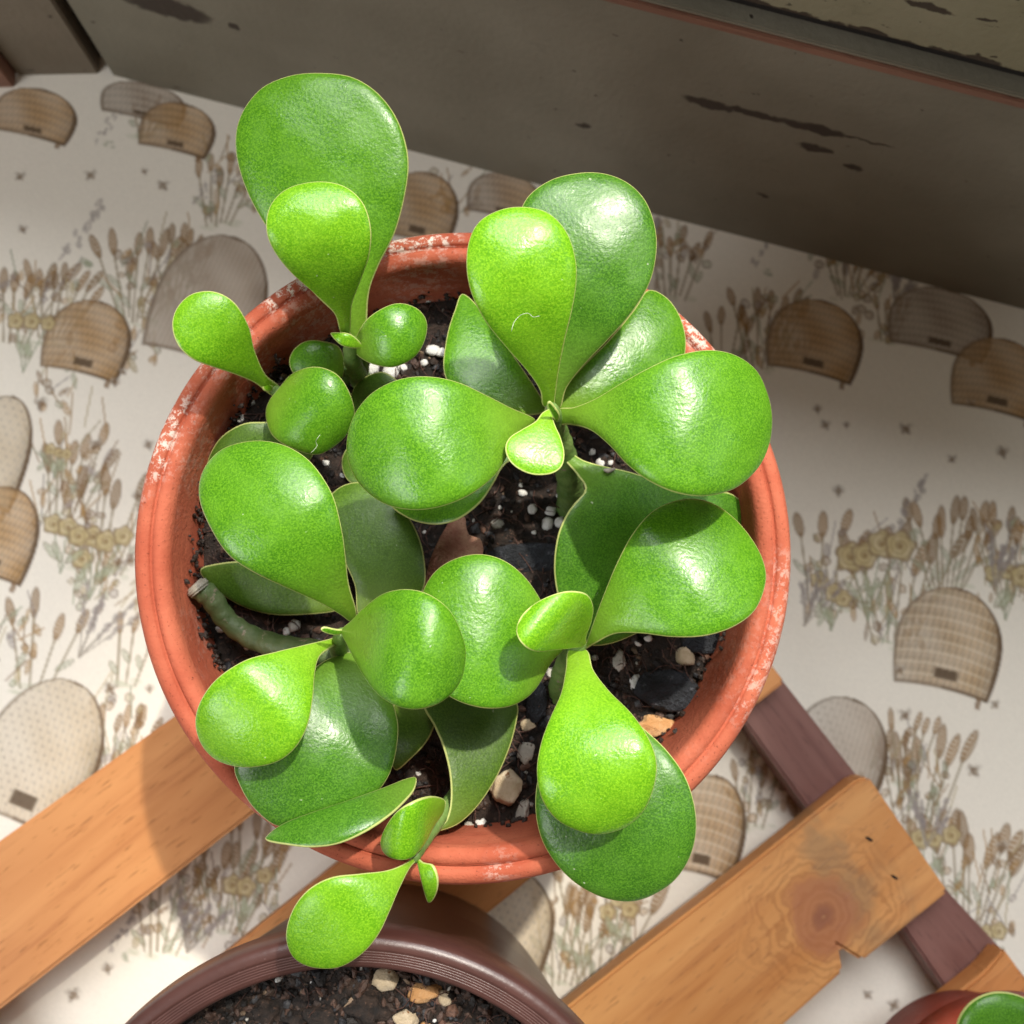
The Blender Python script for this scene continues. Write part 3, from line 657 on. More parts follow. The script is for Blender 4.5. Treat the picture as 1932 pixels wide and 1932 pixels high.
def stone(px, py, sx, sy, m, seed, label, cat, name, group=None, zf=zsoil, z0=RIM_Z-.0175, lift=.35, facet=0.0, sub_=3, amp=.35, rot=None):
    P = at(px, py, z0); zz = zf(P[0], P[1]); P = at(px, py, zz); s = 1/(FPX/(CAM_Z-zz))
    me = ico(sub_, seed, amp, (1, 1, 1), 1.4, facet); me.materials.append(m)
    me.polygons.foreach_set('use_smooth', [facet < .7]*len(me.polygons))
    o = bpy.data.objects.new(name, me); COL.objects.link(o)
    k = min(sx, sy)*.75; o.scale = (1, 1, 1); me.transform(Matrix.Diagonal((sx*s, sy*s, k*s, 1)))
    o.location = (P[0], P[1], zz + k*s*lift); o.rotation_euler = (0, 0, rot if rot is not None else random.uniform(-.4, .4))
    return tag(o, label, cat, group)
K = 1/1.00725
for i, (px, py, sx, sy, m, label, nm) in enumerate((
    (961, 1497, 33, 38, TANSTONE, 'largest cream pumice stone on the soil near the front rim', 'pumice_stone'),
    (998, 1428, 17, 25, GREYSTONE, 'grey cracked pumice stone just behind the large cream one', 'pumice_stone'),
    (1003, 1378, 17, 14, TANSTONE, 'small oval cream stone beside the dark charcoal, behind the grey cracked stone', 'pumice_stone'),
    (993, 1544, 11, 23, GREYSTONE, 'pale grey oblong pumice touching the large cream stone on its front side', 'pumice_stone'),
    (914, 1567, 12, 11, PERLITE, 'white perlite grain nearest the large cream stone, against the front rim', 'perlite'),
    (892, 1573, 13, 12, GREYSTONE, 'greyish perlite grain at the foot of the folded leaf by the front rim', 'perlite'),
    (1301, 1246, 21, 21, TANSTONE, 'rough yellowish tan stone on the charcoal by the right rim', 'pumice_stone'),
    (1178, 1256, 13, 21, GREYSTONE, 'dull grey stone half sunk in fibres left of the charcoal', 'pumice_stone'),
    (1207, 1296, 11, 13, PERLITE, 'bright white perlite grain on the left edge of the charcoal', 'perlite'),
    (1247, 1377, 33, 22, ORANGE, 'orange brown angular stone leaning on the right inner pot wall', 'stone'),
    (1049, 1280, 13, 12, GREYSTONE, 'grey round stone beside the stem of the front right shoot', 'pumice_stone'),
    (945, 997, 11, 12, GREYSTONE, 'dull beige grain at the left of the white perlite cluster mid pot', 'perlite'),
    (1090, 918, 16, 11, TANSTONE, 'pale chip of wood in the soil under the forked leaf stalk', 'wood_chip'))):
    stone(px*K, py*K, sx, sy, m, 20+i, label, 'stone' if 'stone' in nm else nm.replace('_', ' '), nm, amp=.45, facet=.5 if sx > 12 else 0, sub_=4 if sx > 24 else 3)
stone(1268*K, 1311*K, 62, 42, CHAR, 3, 'large blue black charcoal lump by the right inner pot wall', 'charcoal', 'charcoal_lump', facet=.8, amp=.2, rot=-.15)
stone(1275*K, 1410*K, 20, 18, CHAR, 4, 'small charcoal bit beside the orange brown stone', 'charcoal', 'charcoal_lump', facet=.8, amp=.2)
stone(1335*K, 1222*K, 48, 24, CHAR, 5, 'flat charcoal piece behind the yellowish tan stone, by the rim', 'charcoal', 'charcoal_lump', facet=.8, amp=.2, rot=.1)
stone(1018*K, 1335*K, 24, 46, CHAR, 6, 'upright bluish charcoal piece left of the front right stem', 'charcoal', 'charcoal_lump', facet=.8, amp=.2, rot=-.15)
stone(1010*K, 1060*K, 85, 30, CHAR, 8, 'long dark charcoal slab in the middle of the pot under the leaves', 'charcoal', 'charcoal_lump', facet=.7, amp=.2, rot=.05, lift=.1)
GP = 'perlite grains scattered on the soil'
PLACES = ((920, 860, 1100, 1100, 'white perlite grain in the open patch of soil in the middle of the terracotta pot'),
  (680, 540, 860, 720, 'white perlite grain on the soil behind the upper left stem of the jade plant'),
  (900, 1560, 1010, 1600, 'tiny white perlite grain on the soil by the front rim below the cream stones'),
  (430, 700, 520, 810, 'white perlite grain at the upper left soil edge under the small shoot'),
  (360, 980, 460, 1220, 'white perlite grain on the soil by the left rim near the cut stem end'),
  (461, 1180, 570, 1240, 'white perlite grain beside the lying old stem at left'),
  (1100, 840, 1170, 900, 'white perlite grain beneath the big right leaf near its stalk'),
  (1110, 1180, 1420, 1360, 'white perlite speck around the charcoal lumps at right'),
  (0, 0, 1946, 1946, 'white perlite speck half hidden between the left and front leaves'))
for i, (px, py, r_) in enumerate(((993, 937, 9), (1011, 968, 10), (1046, 972, 11), (1039, 996, 12), (1063, 993, 10), (1063, 943, 7), (990, 922, 5), (1015, 1012, 5), (950, 965, 4),
        (813, 569, 8), (822, 667, 14), (838, 672, 10), (806, 690, 8), (706, 702, 15), (742, 706, 16), (765, 700, 10), (790, 640, 6), (772, 560, 5), (990, 1577, 9), (976, 1590, 5), (920, 1590, 6),
        (490, 748, 10), (478, 765, 7), (455, 795, 9), (500, 730, 6), (445, 1000, 7), (370, 1150, 7), (420, 1195, 9), (408, 1100, 6), (560, 1190, 12), (545, 1200, 8), (470, 1230, 6),
        (1130, 1250, 7), (1213, 1221, 8), (1232, 1213, 8), (1320, 1345, 4), (1405, 1198, 6), (1395, 1235, 5), (1125, 860, 7), (1140, 880, 9), (1160, 880, 6), (1075, 1085, 5), (930, 880, 6), (620, 880, 7), (650, 905, 6), (795, 1470, 5), (865, 1490, 6))):
    lp = next(t for (x0, y0, x1, y1, t) in PLACES if x0 <= px <= x1 and y0 <= py <= y1)
    stone(px*K, py*K, r_, r_*random.uniform(.8, 1.15), PERLITE, 60 + i % 9, lp, 'perlite', 'perlite', GP, sub_=2, lift=.5)

# ------------------------------------------------------------------ the jade plant
plant = empty('jade_plant', (0, 0, RIM_Z-.0175), 'jade plant with glossy round green leaves growing from the large terracotta pot', 'succulent plant')
def leaf(kind, out, base, tip, zb, zm, zt, roll=0.0, dome=1.0, T=1.5, c=.58, name='leaf', N=96, label=None, twist=0.0, wav=.25):
    """outline points measured on the photograph, each laid at its own height: zb, zm, zt are mm over the rim at base, middle, tip;
    roll = sideways slope, dome = how far the edges drop below the midrib (mm), T = half thickness (mm)"""
    T *= .52; dome *= .62
    O = resample(catmull(out, 12, True), 360)
    base = np.array(base, float); tip = np.array(tip, float); ax = tip-base; Ln = np.linalg.norm(ax); ax /= Ln; pp = np.array((-ax[1], ax[0]))
    sd = sum(map(ord, kind)) + base[0]*.37
    U = (O-base) @ pp; SA = (O-base) @ ax; hw = max(1, (U.max()-U.min())/2); um = (U.max()+U.min())/2
    def zfun(Q):
        s = (Q-base) @ ax/Ln; u = (Q-base) @ pp; s_ = np.clip(s, -.15, 1.15); m_ = .55
        zz = zb*(s_-m_)*(s_-1)/(m_) + zm*s_*(s_-1)/(m_*(m_-1)) + zt*s_*(s_-m_)/(1-m_)
        e = (u-um)/hw
        zz = zz + (roll + twist*(s_-.5))*(u)*.1 - dome*e*e*np.clip(s_*1.6, 0, 1)
        zz = zz + wav*np.sin(Q[:, 0]*.021 + sd)*np.sin(Q[:, 1]*.018 + sd*.7)
        zz = zz + wav*.4*np.sin(Q[:, 0]*.057 + sd*1.3)*np.sin(Q[:, 1]*.049 + sd*.4)
        return RIM_Z + zz*.001
    P3 = lambda Q: at(Q[:, 0], Q[:, 1], zfun(Q))
    ni, nj = (72, 34) if N > 64 else (44, 22)                        # rows along the leaf, columns across it
    S0, S1 = SA.min(), SA.max(); tt = .5-.5*np.cos(np.linspace(.035, PI-.035, ni)); ss = S0 + (S1-S0)*tt
    A0, A1, U0, U1 = SA, np.roll(SA, -1), U, np.roll(U, -1); lo, hi = [], []
    for q in ss:
        k_ = (A0-q)*(A1-q) <= 0; d_ = np.where(np.abs(A1-A0) < 1e-9, 1e-9, A1-A0); uu = (U0 + (U1-U0)*(q-A0)/d_)[k_]
        lo.append(uu.min()); hi.append(uu.max())
    lo, hi = np.array(lo), np.array(hi); w_ = .5-.5*np.cos(np.linspace(0, PI, nj))
    UU = lo[:, None]*(1-w_) + hi[:, None]*w_; SS = np.repeat(ss[:, None], nj, 1)
    Q = (base + SS[..., None]*ax + UU[..., None]*pp).reshape(-1, 2)
    B0, B1 = O, np.roll(O, -1, 0); E = B1-B0; EE = (E*E).sum(1)
    h_ = np.clip(((Q[:, None]-B0[None])*E[None]).sum(2)/EE, 0, 1); dist = np.sqrt((((Q[:, None]-B0[None]) - h_[..., None]*E[None])**2).sum(2)).min(1)
    edge = np.zeros((ni, nj), bool); edge[0] = edge[-1] = True; edge[:, 0] = edge[:, -1] = True; edge = edge.reshape(-1)
    dist[edge] = 0
    Pm = P3(Q); du = P3(Q + np.array((2., 0)))-Pm; dv = P3(Q + np.array((0, -2.)))-Pm
    n = np.cross(du, dv); n /= np.linalg.norm(n, axis=1)[:, None]
    s = np.clip(((Q-base) @ ax)/Ln, 0, 1); R = np.clip(1 - dist/60.0, 0, 1)
    th = T*.001*(1 - np.clip(1 - dist/min(34, hw*.5), 0, 1)**2.4)**.5*(.78 + .22*np.sin(s*PI))
    inner = ~edge; top = Pm + n*th[:, None]; bot = (Pm - n*th[:, None])[inner]
    V = np.concatenate([top, bot]); bix = np.arange(ni*nj); bix[inner] = ni*nj + np.arange(inner.sum()); bix = bix.reshape(ni, nj); tix = np.arange(ni*nj).reshape(ni, nj)
    f = []
    for i in range(ni-1):
        for j in range(nj-1):
            f.append((tix[i, j], tix[i+1, j], tix[i+1, j+1], tix[i, j+1]))
            g_ = (bix[i, j], bix[i, j+1], bix[i+1, j+1], bix[i+1, j])
            if len(set(g_) & set((tix[i, j], tix[i+1, j], tix[i+1, j+1], tix[i, j+1]))) < 4: f.append(g_)
    f = [tuple(int(q) for q in t) for t in f]
    me = mesh(name, V, f)
    bm = bmesh.new(); bm.from_mesh(me); bmesh.ops.recalc_face_normals(bm, faces=bm.faces[:]); bm.to_mesh(me); bm.free()
    a1 = me.attributes.new('margin', 'FLOAT', 'POINT'); a1.data.foreach_set('value', np.concatenate([R, R[inner]]).astype(np.float32))
    a2 = me.attributes.new('along', 'FLOAT', 'POINT'); a2.data.foreach_set('value', np.concatenate([s, s[inner]]).astype(np.float32))
    bp = Vector(at(base[0], base[1], RIM_Z + zb*.001))
    o = link(name, me, LEAF.get(kind) or DRY, plant if kind in LEAF else None, bp)
    if label: o['label'] = label
    return o
# --- upper left shoot
leaf('mid', [(672, 645), (640, 600), (585, 545), (520, 455), (470, 370), (446, 290), (452, 225), (490, 170), (545, 144), (605, 138), (665, 146), (715, 178), (752, 230), (771, 300), (764, 370), (745, 440), (715, 500), (696, 555), (690, 640)],
     (680, 645), (600, 138), 4, 17, 20, .1, 2.2, 1.9, .64)
leaf('new', [(643, 628), (630, 590), (595, 555), (545, 510), (512, 465), (502, 425), (512, 385), (545, 355), (600, 343), (650, 352), (685, 383), (700, 430), (697, 480), (680, 530), (664, 575), (660, 628)],
     (652, 632), (598, 343), 8, 29, 31, 0, .6, 1.5, .62)
leaf('mid', [(668, 660), (675, 630), (695, 600), (730, 578), (760, 573), (790, 585), (805, 610), (800, 645), (780, 675), (745, 692), (715, 690), (688, 680)],
     (668, 648), (804, 618), 7, 13, 10, -.25, 2.6, 1.6, .52)
leaf('new', [(624, 630), (640, 627), (660, 630), (676, 642), (684, 655), (665, 657), (642, 650)], (684, 650), (624, 630), 9, 12, 11, .3, .5, .7, .5, N=48, name='leaf_bud')
# --- side shoot at the far left
leaf('new', [(526, 728), (500, 705), (480, 660), (470, 618), (450, 580), (425, 558), (393, 549), (358, 557), (333, 583), (325, 615), (335, 650), (362, 677), (400, 692), (440, 705), (480, 722), (510, 745), (524, 747)],
     (524, 740), (346, 572), -6, 13, 16, 0, .5, 1.3, .64)
leaf('mid', [(650, 690), (640, 655), (610, 644), (580, 643), (556, 658), (546, 680), (552, 702), (572, 716), (600, 722), (640, 720)], (652, 690), (547, 680), -8, -5, -6, .2, 1.8, 1.2, .5, N=64)
leaf('mid', [(525, 735), (548, 708), (575, 695), (605, 693), (635, 706), (655, 732), (668, 770), (664, 800), (645, 830), (600, 857), (550, 845), (515, 822), (502, 785), (508, 757)],
     (515, 740), (655, 812), -2, 6, 2, -.25, 3.2, 1.7, .5)
leaf('olive', [(600, 800), (560, 795), (500, 796), (460, 799), (420, 822), (396, 858), (388, 895), (395, 925), (450, 960), (540, 920), (590, 860)], (610, 830), (388, 895), -12, -9, -11, .3, 1.2, 1.5, .5)
leaf('new', [(494, 727), (500, 721), (514, 728), (512, 738), (498, 737)], (514, 736), (494, 725), -3, -1, 0, 0, .1, .5, .5, N=40, name='leaf_bud')
# --- left front shoot
leaf('olive', [(680, 1165), (668, 1100), (630, 1020), (612, 960), (640, 920), (690, 911), (740, 940), (780, 990), (800, 1050), (798, 1115), (750, 1170)], (690, 1180), (690, 912), -8, -6, -9, .1, 1.5, 1.6, .55)
leaf('olive', [(640, 1150), (600, 1158), (520, 1160), (460, 1145), (410, 1115), (378, 1080), (400, 1065), (480, 1060), (580, 1090), (650, 1130)], (650, 1145), (378, 1078), -13, -13, -14, .3, .8, 1.3, .5)
leaf('mid', [(660, 1172), (640, 1158), (600, 1135), (540, 1108), (480, 1080), (430, 1045), (392, 985), (376, 935), (383, 890), (410, 855), (445, 838), (490, 832), (535, 840), (575, 862), (605, 895), (630, 940), (645, 1000), (652, 1050), (658, 1100), (672, 1150), (670, 1168)],
     (667, 1172), (476, 834), 4, 22, 17, .05, 3.0, 2.0, .64)
leaf('old', [(670, 1235), (720, 1280), (748, 1350), (750, 1400), (735, 1460), (700, 1505), (640, 1530), (580, 1550), (525, 1558), (480, 1525), (452, 1480), (443, 1440), (470, 1380), (540, 1310), (600, 1255), (640, 1236)],
     (665, 1225), (540, 1558), -3, 7, 4, .1, 2.6, 1.9, .52)
leaf('new', [(635, 1203), (612, 1208), (570, 1218), (520, 1230), (462, 1246), (410, 1280), (380, 1320), (369, 1360), (378, 1400), (403, 1430), (440, 1445), (480, 1447), (525, 1436), (558, 1410), (580, 1370), (590, 1320), (594, 1270), (604, 1238), (634, 1216)],
     (632, 1208), (420, 1430), 4, 17, 12, .05, 2.2, 1.6, .62)
leaf('mid', [(645, 1190), (665, 1170), (690, 1145), (725, 1120), (768, 1112), (810, 1122), (848, 1152), (870, 1195), (878, 1235), (868, 1285), (838, 1320), (800, 1336), (760, 1335), (720, 1315), (690, 1280), (670, 1245), (655, 1215)],
     (645, 1200), (872, 1238), 10, 31, 27, 0, 3.4, 2.0, .54)
leaf('mid', [(650, 1195), (632, 1198), (612, 1193), (605, 1187), (612, 1182), (632, 1186), (650, 1188)], (650, 1192), (606, 1188), 9, 12, 13, .5, .2, .6, .5, N=48, name='leaf_bud')
# --- middle leaves of the front right shoot
leaf('mid', [(1062, 1225), (1040, 1250), (1010, 1300), (980, 1325), (945, 1336), (900, 1334), (850, 1315), (810, 1275), (790, 1210), (788, 1160), (800, 1112), (825, 1075), (865, 1052), (910, 1046), (955, 1060), (995, 1095), (1030, 1150), (1058, 1200)],
     (1066, 1216), (790, 1185), 3, 14, 11, -.05, 3.2, 2.0, .55)
leaf('old', [(1068, 848), (1100, 868), (1142, 880), (1180, 888), (1240, 905), (1320, 922), (1385, 934), (1412, 980), (1400, 1050), (1330, 1120), (1230, 1180), (1150, 1215), (1095, 1210), (1060, 1150), (1045, 1080), (1052, 1010), (1075, 960), (1104, 925), (1088, 895), (1064, 866)],
     (1070, 855), (1230, 1140), 2, -1, -6, .15, 2.0, 1.5, .55)
leaf('mid', [(1105, 1222), (1118, 1180), (1140, 1120), (1165, 1060), (1195, 1005), (1235, 962), (1290, 942), (1340, 948), (1385, 978), (1420, 1020), (1440, 1060), (1444, 1100), (1425, 1150), (1385, 1182), (1330, 1200), (1270, 1202), (1210, 1195), (1160, 1196), (1120, 1216)],
     (1108, 1220), (1425, 1020), 2, 14, 8, .15, 2.4, 1.8, .56)
leaf('new', [(1105, 1218), (1085, 1222), (1050, 1226), (1010, 1229), (985, 1215), (974, 1190), (985, 1160), (1015, 1135), (1055, 1118), (1085, 1115), (1108, 1122), (1119, 1145), (1115, 1175), (1106, 1200)],
     (1104, 1214), (1020, 1150), 6, 21, 24, -.15, .6, 1.2, .55)
leaf('new', [(1073, 1228), (1067, 1265), (1058, 1310), (1038, 1355), (1020, 1405), (1013, 1455), (1022, 1505), (1050, 1545), (1095, 1568), (1135, 1573), (1180, 1560), (1215, 1528), (1235, 1480), (1238, 1435), (1222, 1390), (1190, 1345), (1150, 1305), (1120, 1265), (1108, 1228)],
     (1090, 1225), (1125, 1573), 4, 21, 17, -.1, 2.8, 1.9, .62)
leaf('old', [(1105, 1300), (1160, 1330), (1215, 1375), (1260, 1418), (1295, 1470), (1312, 1530), (1311, 1585), (1292, 1635), (1255, 1675), (1195, 1700), (1130, 1690), (1070, 1652), (1025, 1590), (1010, 1520), (1020, 1450), (1055, 1370)],
     (1095, 1290), (1205, 1700), -2, 9, 5, -.12, 3.0, 2.1, .58)
# --- right hand rosette
leaf('mid', [(1030, 775), (985, 785), (930, 780), (870, 750), (838, 705), (842, 640), (858, 585), (875, 555), (920, 600), (975, 680), (1015, 740)], (1035, 775), (862, 580), 4, 3, 0, -.1, 1.2, 1.5, .5)
leaf('mid', [(1050, 775), (1062, 735), (1100, 690), (1150, 640), (1195, 585), (1222, 548), (1258, 562), (1284, 600), (1294, 650), (1280, 690), (1220, 720), (1140, 755), (1080, 785)], (1052, 778), (1275, 600), 6, 6, 3, -.1, 1.6, 1.5, .55)
leaf('old', [(1040, 765), (1010, 690), (985, 560), (978, 440), (990, 380), (1035, 342), (1090, 327), (1140, 328), (1185, 346), (1218, 380), (1236, 430), (1238, 480), (1225, 535), (1192, 590), (1150, 638), (1105, 685), (1070, 730), (1058, 768)],
     (1049, 768), (1130, 327), 10, 22, 23, 0, 2.4, 1.9, .62)
leaf('new', [(1024, 765), (1018, 735), (995, 700), (955, 655), (915, 605), (890, 555), (880, 505), (885, 455), (905, 418), (945, 396), (990, 391), (1035, 403), (1068, 437), (1085, 485), (1087, 535), (1078, 590), (1066, 640), (1054, 700), (1048, 745), (1044, 768)],
     (1034, 768), (978, 391), 16, 35, 37, 0, 1.9, 1.7, .62)
leaf('mid', [(1056, 772), (1085, 768), (1125, 752), (1170, 725), (1220, 697), (1275, 672), (1335, 661), (1385, 670), (1425, 698), (1447, 742), (1456, 790), (1450, 840), (1428, 885), (1385, 922), (1330, 936), (1275, 930), (1225, 908), (1185, 878), (1150, 840), (1115, 812), (1080, 802), (1057, 800)],
     (1054, 787), (1450, 815), 13, 29, 21, 0, 3.0, 2.0, .64)
leaf('mid', [(1005, 788), (960, 768), (915, 745), (865, 722), (810, 711), (755, 716), (705, 740), (672, 778), (656, 825), (658, 870), (680, 915), (725, 950), (780, 962), (835, 955), (890, 932), (935, 895), (962, 850), (985, 815), (1005, 800)],
     (1008, 793), (660, 850), 13, 27, 20, .05, 3.0, 2.0, .62)
leaf('mid', [(985, 850), (950, 880), (930, 915), (905, 950), (865, 980), (820, 990), (770, 978), (735, 945), (780, 900), (880, 860), (960, 830)], (1000, 845), (770, 970), 0, 3, 0, -.5, .8, 1.2, .5)
leaf('olive', [(750, 718), (725, 702), (700, 706), (675, 722), (662, 752), (670, 800), (700, 830), (760, 800), (780, 750)], (770, 760), (662, 750), -6, -5, -8, .2, 1.0, 1.3, .5, N=64)
leaf('olive', [(660, 840), (690, 830), (720, 860), (740, 930), (720, 940), (690, 925), (655, 905), (645, 870)], (700, 930), (655, 840), -10, -10, -12, .2, .6, 1.2, .5, N=64)
leaf('new', [(1024, 778), (1010, 795), (985, 810), (962, 825), (953, 845), (960, 868), (980, 886), (1008, 896), (1040, 894), (1060, 880), (1065, 855), (1058, 826), (1049, 806), (1044, 790), (1045, 770)],
     (1036, 774), (1008, 896), 20, 22.6, 23.4, 0, -.25, 1.0, .6, wav=.05)
leaf('mid', [(1038, 776), (1032, 762), (1038, 757), (1048, 768), (1056, 782), (1052, 795), (1045, 790)], (1048, 792), (1036, 758), 20, 23, 25, .3, .1, .6, .5, N=48, name='leaf_bud')
# --- front shoot hanging over the rim
leaf('olive', [(740, 1335), (735, 1400), (745, 1452), (775, 1432), (805, 1400), (820, 1370), (830, 1335), (780, 1310)], (780, 1310), (755, 1450), -9, -9, -12, -.3, .4, 1.1, .5, N=64)
leaf('olive', [(820, 1372), (836, 1410), (848, 1460), (850, 1510), (842, 1545), (822, 1568), (862, 1556), (900, 1522), (935, 1470), (960, 1415), (974, 1365), (976, 1328), (950, 1300), (860, 1300), (800, 1325)],
     (832, 1560), (890, 1310), -4, -5, -10, -.4, -1.4, 1.2, .6)
leaf('old', [(503, 1586), (512, 1570), (545, 1550), (600, 1530), (660, 1510), (720, 1488), (765, 1470), (785, 1468), (782, 1490), (765, 1512), (735, 1540), (690, 1570), (640, 1592), (590, 1599), (545, 1595)],
     (790, 1475), (503, 1586), 3, 9, 6, -.75, 1.6, 1.4, .5)
leaf('new', [(818, 1560), (835, 1535), (841, 1515), (832, 1505), (808, 1502), (778, 1512), (750, 1530), (728, 1560), (718, 1590), (728, 1613), (752, 1622), (776, 1618), (795, 1600), (808, 1580)],
     (822, 1570), (735, 1565), 6, 14, 12, .35, .8, 1.4, .5)
leaf('new', [(783, 1612), (765, 1628), (730, 1642), (680, 1648), (625, 1655), (582, 1678), (553, 1715), (540, 1760), (548, 1797), (570, 1818), (605, 1827), (645, 1823), (685, 1798), (715, 1762), (735, 1720), (752, 1680), (772, 1640), (787, 1622)],
     (784, 1616), (556, 1800), 8, 16, 11, .05, 1.0, 1.5, .62)
leaf('new', [(783, 1612), (788, 1632), (795, 1662), (803, 1692), (808, 1702), (817, 1698), (826, 1678), (827, 1655), (818, 1632), (800, 1627), (790, 1618)], (784, 1614), (812, 1700), 7, 9, 6, -.5, .3, .9, .55, N=64, name='leaf')
# --- stems
def stem(pts, rads, m=STEM, name='stem', n=14):
    P = [(x, y, zz) for x, y, zz in pts]; C = catmull(P, 6); Rr = np.interp(np.linspace(0, 1, len(C)), np.linspace(0, 1, len(rads)), rads)
    W3 = [at(a, b, RIM_Z + c*.001) for a, b, c in C]; Rr = [r*(1 + .06*math.sin(i*1.9)) for i, r in enumerate(Rr)]
    v, f = tube(W3, [r*.001 for r in Rr], n); return link(name, mesh(name, v, f), m, plant, W3[0])
stem([(690, 735, -19), (676, 705, -8), (664, 672, 4), (662, 642, 9)], [2.4, 2.0, 1.6, 1.2])
stem([(684, 700, -8), (690, 665, 1), (685, 648, 4)], [1.2, 1.1, 1.1])
stem([(640, 790, -16), (585, 770, -10), (545, 752, -6), (520, 737, -4), (508, 728, -3)], [1.4, 1.3, 1.2, 1.1, .6])
stem([(650, 720, -17), (655, 705, -10), (650, 690, -8)], [1.3, 1.1, 1.0])
stem([(372, 1108, -9), (398, 1128, -10), (430, 1172, -11.5), (480, 1205, -11), (545, 1222, -8), (620, 1232, -6), (690, 1240, -10), (735, 1262, -20)], [2.3, 2.2, 2.1, 2.3, 2.2, 2.4, 2.6, 2.8], STEM_OLD)
stem([(378, 1115, -8.8), (372, 1108, -8.6), (366, 1102, -8.4)], [2.1, 2.45, 1.6], CALLUS, 'stem_callus')
stem([(640, 1236, -6), (640, 1215, 1), (645, 1200, 8), (648, 1192, 10)], [1.9, 1.6, 1.4, .8])
stem([(672, 1222, -6), (685, 1190, -8), (690, 1178, -8)], [1.2, 1.0, 1.0])
stem([(1058, 1320, -20), (1060, 1280, -12), (1072, 1245, -2), (1088, 1222, 4), (1098, 1210, 6)], [2.6, 2.3, 2.0, 1.7, .9])
stem([(1075, 960, -20), (1075, 905, -8), (1062, 850, 2), (1050, 810, 9), (1042, 782, 17), (1042, 768, 20)], [2.8, 2.6, 2.3, 2.0, 1.6, .9])
stem([(1062, 858, 2), (1030, 848, 1), (995, 848, 0)], [1.4, 1.1, 1.0])
stem([(1160, 884, 1), (1148, 888, 1.6), (1139, 886, 1.8)], [.2, .5, .2], CALLUS, 'stem_callus')
stem([(920, 1330, -20), (895, 1440, -15), (835, 1535, -5), (798, 1592, 4), (784, 1614, 8), (780, 1624, 7.5)], [2.2, 1.8, 1.4, 1.1, 1.0, .6])
stem([(780, 1340, -14), (776, 1318, -10), (770, 1300, -9)], [1.6, 1.3, 1.1])

# the shrivelled dead leaf lying on the soil
o = leaf('dry', [(868, 972), (850, 982), (838, 1000), (822, 1030), (810, 1062), (800, 1110), (812, 1140), (850, 1142), (885, 1112), (900, 1085), (906, 1062), (912, 1036), (904, 1014), (888, 1012), (880, 996), (878, 978)],
         (868, 976), (835, 1140), -13, -11.5, -13, 0, -1.2, .5, name='dry_leaf', wav=1.3)
tag(o, 'shrivelled reddish brown dead leaf lying on the soil mid pot', 'dead leaf')
# lint hairs lying on leaves
def lint(pts, z0, label):
    C = catmull([(x, y) for x, y in pts], 6); W3 = [at(a, b, RIM_Z + z0*.001 + .0004*math.sin(i*.5)) for i, (a, b) in enumerate(C)]
    v, f = tube(W3, [.000038]*len(W3), 5); o = link('lint_hair', mesh('lint_hair', v, f), LINT, None, W3[0])
    tag(o, label, 'lint', 'lint hairs on the leaves')
lint([(965, 625), (970, 608), (982, 595), (996, 591), (1006, 598), (1018, 596)], 37.6, 'curled white lint hair on the pale upright leaf of the right rosette')
lint([(1268, 696), (1270, 712), (1290, 722), (1300, 732), (1320, 742)], 31.6, 'thin white lint hair on the big right leaf reaching over the rim')
lint([(604, 820), (596, 832), (598, 842), (586, 855)], 7.4, 'short white lint hair on the round leaf at left')
lint([(1348, 1148), (1362, 1160), (1385, 1163), (1405, 1161)], 12.0, 'white lint hair on the broad lower right leaf near its edge')

# ------------------------------------------------------------------ the brown plastic pot in front
Z2 = .124
P2, R2 = circle3((235, 1932), (665, 1737), (1105, 1932), Z2-.0105)
pot2 = empty('brown_pot', (P2[0], P2[1], SLAT_Z), 'dark brown plastic pot with a finely ridged rim, cut off at the front', 'plant pot', 'plant pots on the rack')
pr = [(R2-.0042, Z2-.012), (R2-.0006, Z2-.0115), (R2, Z2-.010), (R2, Z2-.0012), (R2-.0006, Z2-.0003), (R2-.0022, Z2)]
for i in range(6):
    a = R2 - .0026 - i*.00048; pr += [(a, Z2 - .0001 - i*.00012), (a-.00016, Z2 - .00035 - i*.00012), (a-.00034, Z2 - .00035 - i*.00012)]
pr += [(R2-.0060, Z2-.0014), (R2-.0064, Z2-.0030), (R2-.0066, Z2-.0060)]
link('rim', lathe('rim', pr, 192, 0, P2[0], P2[1]), BROWNP, pot2, (P2[0], P2[1], Z2))
pb = [(R2-.0042, Z2-.012), (R2-.0075, Z2-.06), (R2-.012, SLAT_Z), (.002, SLAT_Z), (.0005, SLAT_Z+.003), (R2-.014, SLAT_Z+.003), (R2-.0090, Z2-.06), (R2-.0068, Z2-.0065)]
link('body', lathe('body', pb, 128, 0, P2[0], P2[1]), BROWNP, pot2, (P2[0], P2[1], SLAT_Z))
zs2 = soil_bed('potting_soil', R2-.0072, Z2-.0120, P2[0], P2[1], 'dark crumbly potting soil in the brown plastic pot', 8, 11000)
for i, (px, py, sx, sy, m, label) in enumerate((
    (727, 1845, 22, 20, TANSTONE, 'round pale tan stone just inside the back rim of the brown pot'),
    (800, 1870, 32, 17, ORANGE, 'orange tan curved stone right of the round one in the brown pot'),
    (842, 1880, 13, 14, TANSTONE, 'small dull stone touching the orange one in the brown pot'),
    (766, 1922, 20, 17, TANSTONE, 'yellowish stone near the picture edge in the brown pot'),
    (800, 1940, 15, 12, ORANGE, 'orange stone at the bottom edge beside the yellowish one'),
    (848, 1938, 10, 9, TANSTONE, 'tiny cream stone at the bottom edge, rightmost in the brown pot'))):
    stone(px, py, sx, sy, m, 40+i, label, 'stone', 'stone', None, zs2, Z2-.012, amp=.4)
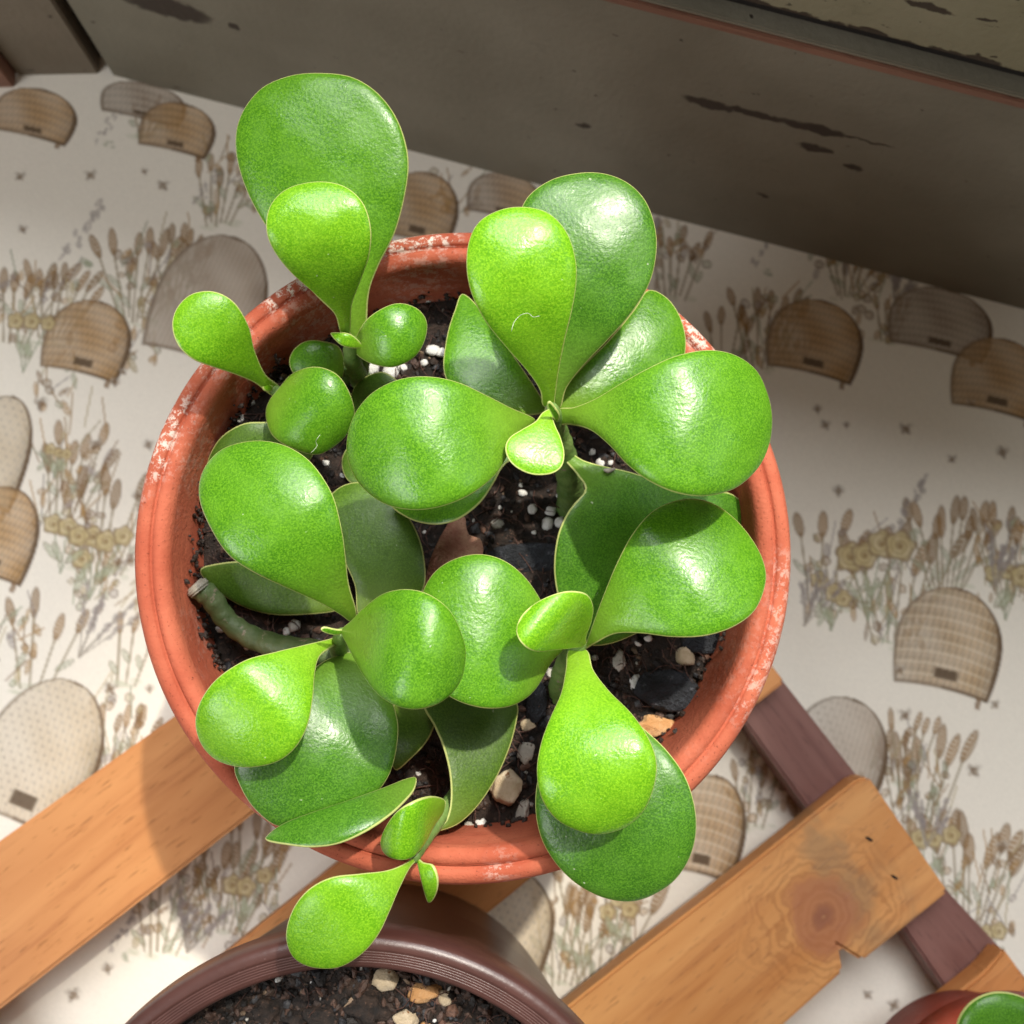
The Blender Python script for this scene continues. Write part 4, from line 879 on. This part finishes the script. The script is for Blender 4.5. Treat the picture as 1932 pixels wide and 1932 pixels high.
for i, (px, py, r_) in enumerate(((745, 1822, 6), (760, 1823, 5), (525, 1848, 6), (588, 1853, 3), (425, 1938, 5), (820, 1925, 4), (700, 1838, 4), (480, 1915, 3), (640, 1900, 3))):
    stone(px, py, r_, r_*.8, PERLITE, 60+i, 'small pale grain on the soil of the brown pot', 'perlite', 'perlite', 'pale grains in the brown pot', zs2, Z2-.012, sub_=2, lift=.5)
for i, (px, py, s_) in enumerate(((500, 1905, 26), (570, 1890, 18), (610, 1920, 30), (690, 1905, 34), (560, 1925, 22), (880, 1930, 24))):
    stone(px, py, s_, s_*.7, SOIL, 80+i, 'dark bark lump in the soil of the brown pot', 'bark', 'bark_lump', 'bark lumps in the brown pot', zs2, Z2-.012, amp=.6, lift=.15)

# ------------------------------------------------------------------ the small red pot at the corner
Z3 = .062
P3_, R3 = circle3((1676, 1932), (1756, 1871), (1925, 1847), Z3-.011); R3 *= .93; P3_ = P3_ + np.array((.0028, -.0008))

pot3 = empty('red_clay_pot', (P3_[0], P3_[1], SLAT_Z), 'small reddish clay pot with a fat green leaf, cut off at the corner', 'plant pot', 'plant pots on the rack')
zz = Z3
pr = [(R3-.003, zz-.012), (R3, zz-.0115), (R3+.0002, zz-.002), (R3-.0006, zz-.0004), (R3-.002, zz), (R3-.0036, zz-.0004), (R3-.0046, zz-.002), (R3-.0050, zz-.006)]
link('rim', lathe('rim', pr, 128, .001, P3_[0], P3_[1]), TERRA_RED, pot3, (P3_[0], P3_[1], zz))
pb = [(R3-.003, zz-.012), (R3-.008, SLAT_Z+.001), (R3-.010, SLAT_Z), (.001, SLAT_Z), (.0005, SLAT_Z+.003), (R3-.012, SLAT_Z+.003), (R3-.006, zz-.02), (R3-.0050, zz-.006)]
link('body', lathe('body', pb, 96, .001, P3_[0], P3_[1]), TERRA_RED, pot3, (P3_[0], P3_[1], SLAT_Z))
soil_bed('potting_soil', R3-.0056, zz-.012, P3_[0], P3_[1], 'dark soil in the small red clay pot', 12, 700)
o = empty('succulent', (P3_[0], P3_[1], zz-.012), 'thick leaved green succulent in the small red clay pot at the corner', 'succulent plant')
plant = o
leaf('old', [(1900, 2050), (1850, 2020), (1812, 1975), (1805, 1930), (1828, 1892), (1868, 1872), (1912, 1874), (1950, 1895), (1975, 1940), (1965, 2000), (1935, 2045)], (1915, 2060), (1870, 1872), -55, -43, -41, 0, 3.0, 4.0, .55)
leaf('old', [(1960, 2080), (1990, 2020), (2040, 1960), (2090, 1960), (2100, 2020), (2060, 2080), (2000, 2110)], (1960, 2090), (2080, 1960), -56, -46, -44, 0, 2.5, 3.5, .55)
leaf('old', [(1890, 2080), (1840, 2090), (1790, 2130), (1790, 2190), (1840, 2210), (1890, 2170), (1910, 2110)], (1905, 2085), (1790, 2165), -56, -47, -46, 0, 2.5, 3.5, .55)
stem([(1930, 2110, -62), (1925, 2085, -56), (1922, 2070, -53)], [3, 2.6, 1.6])
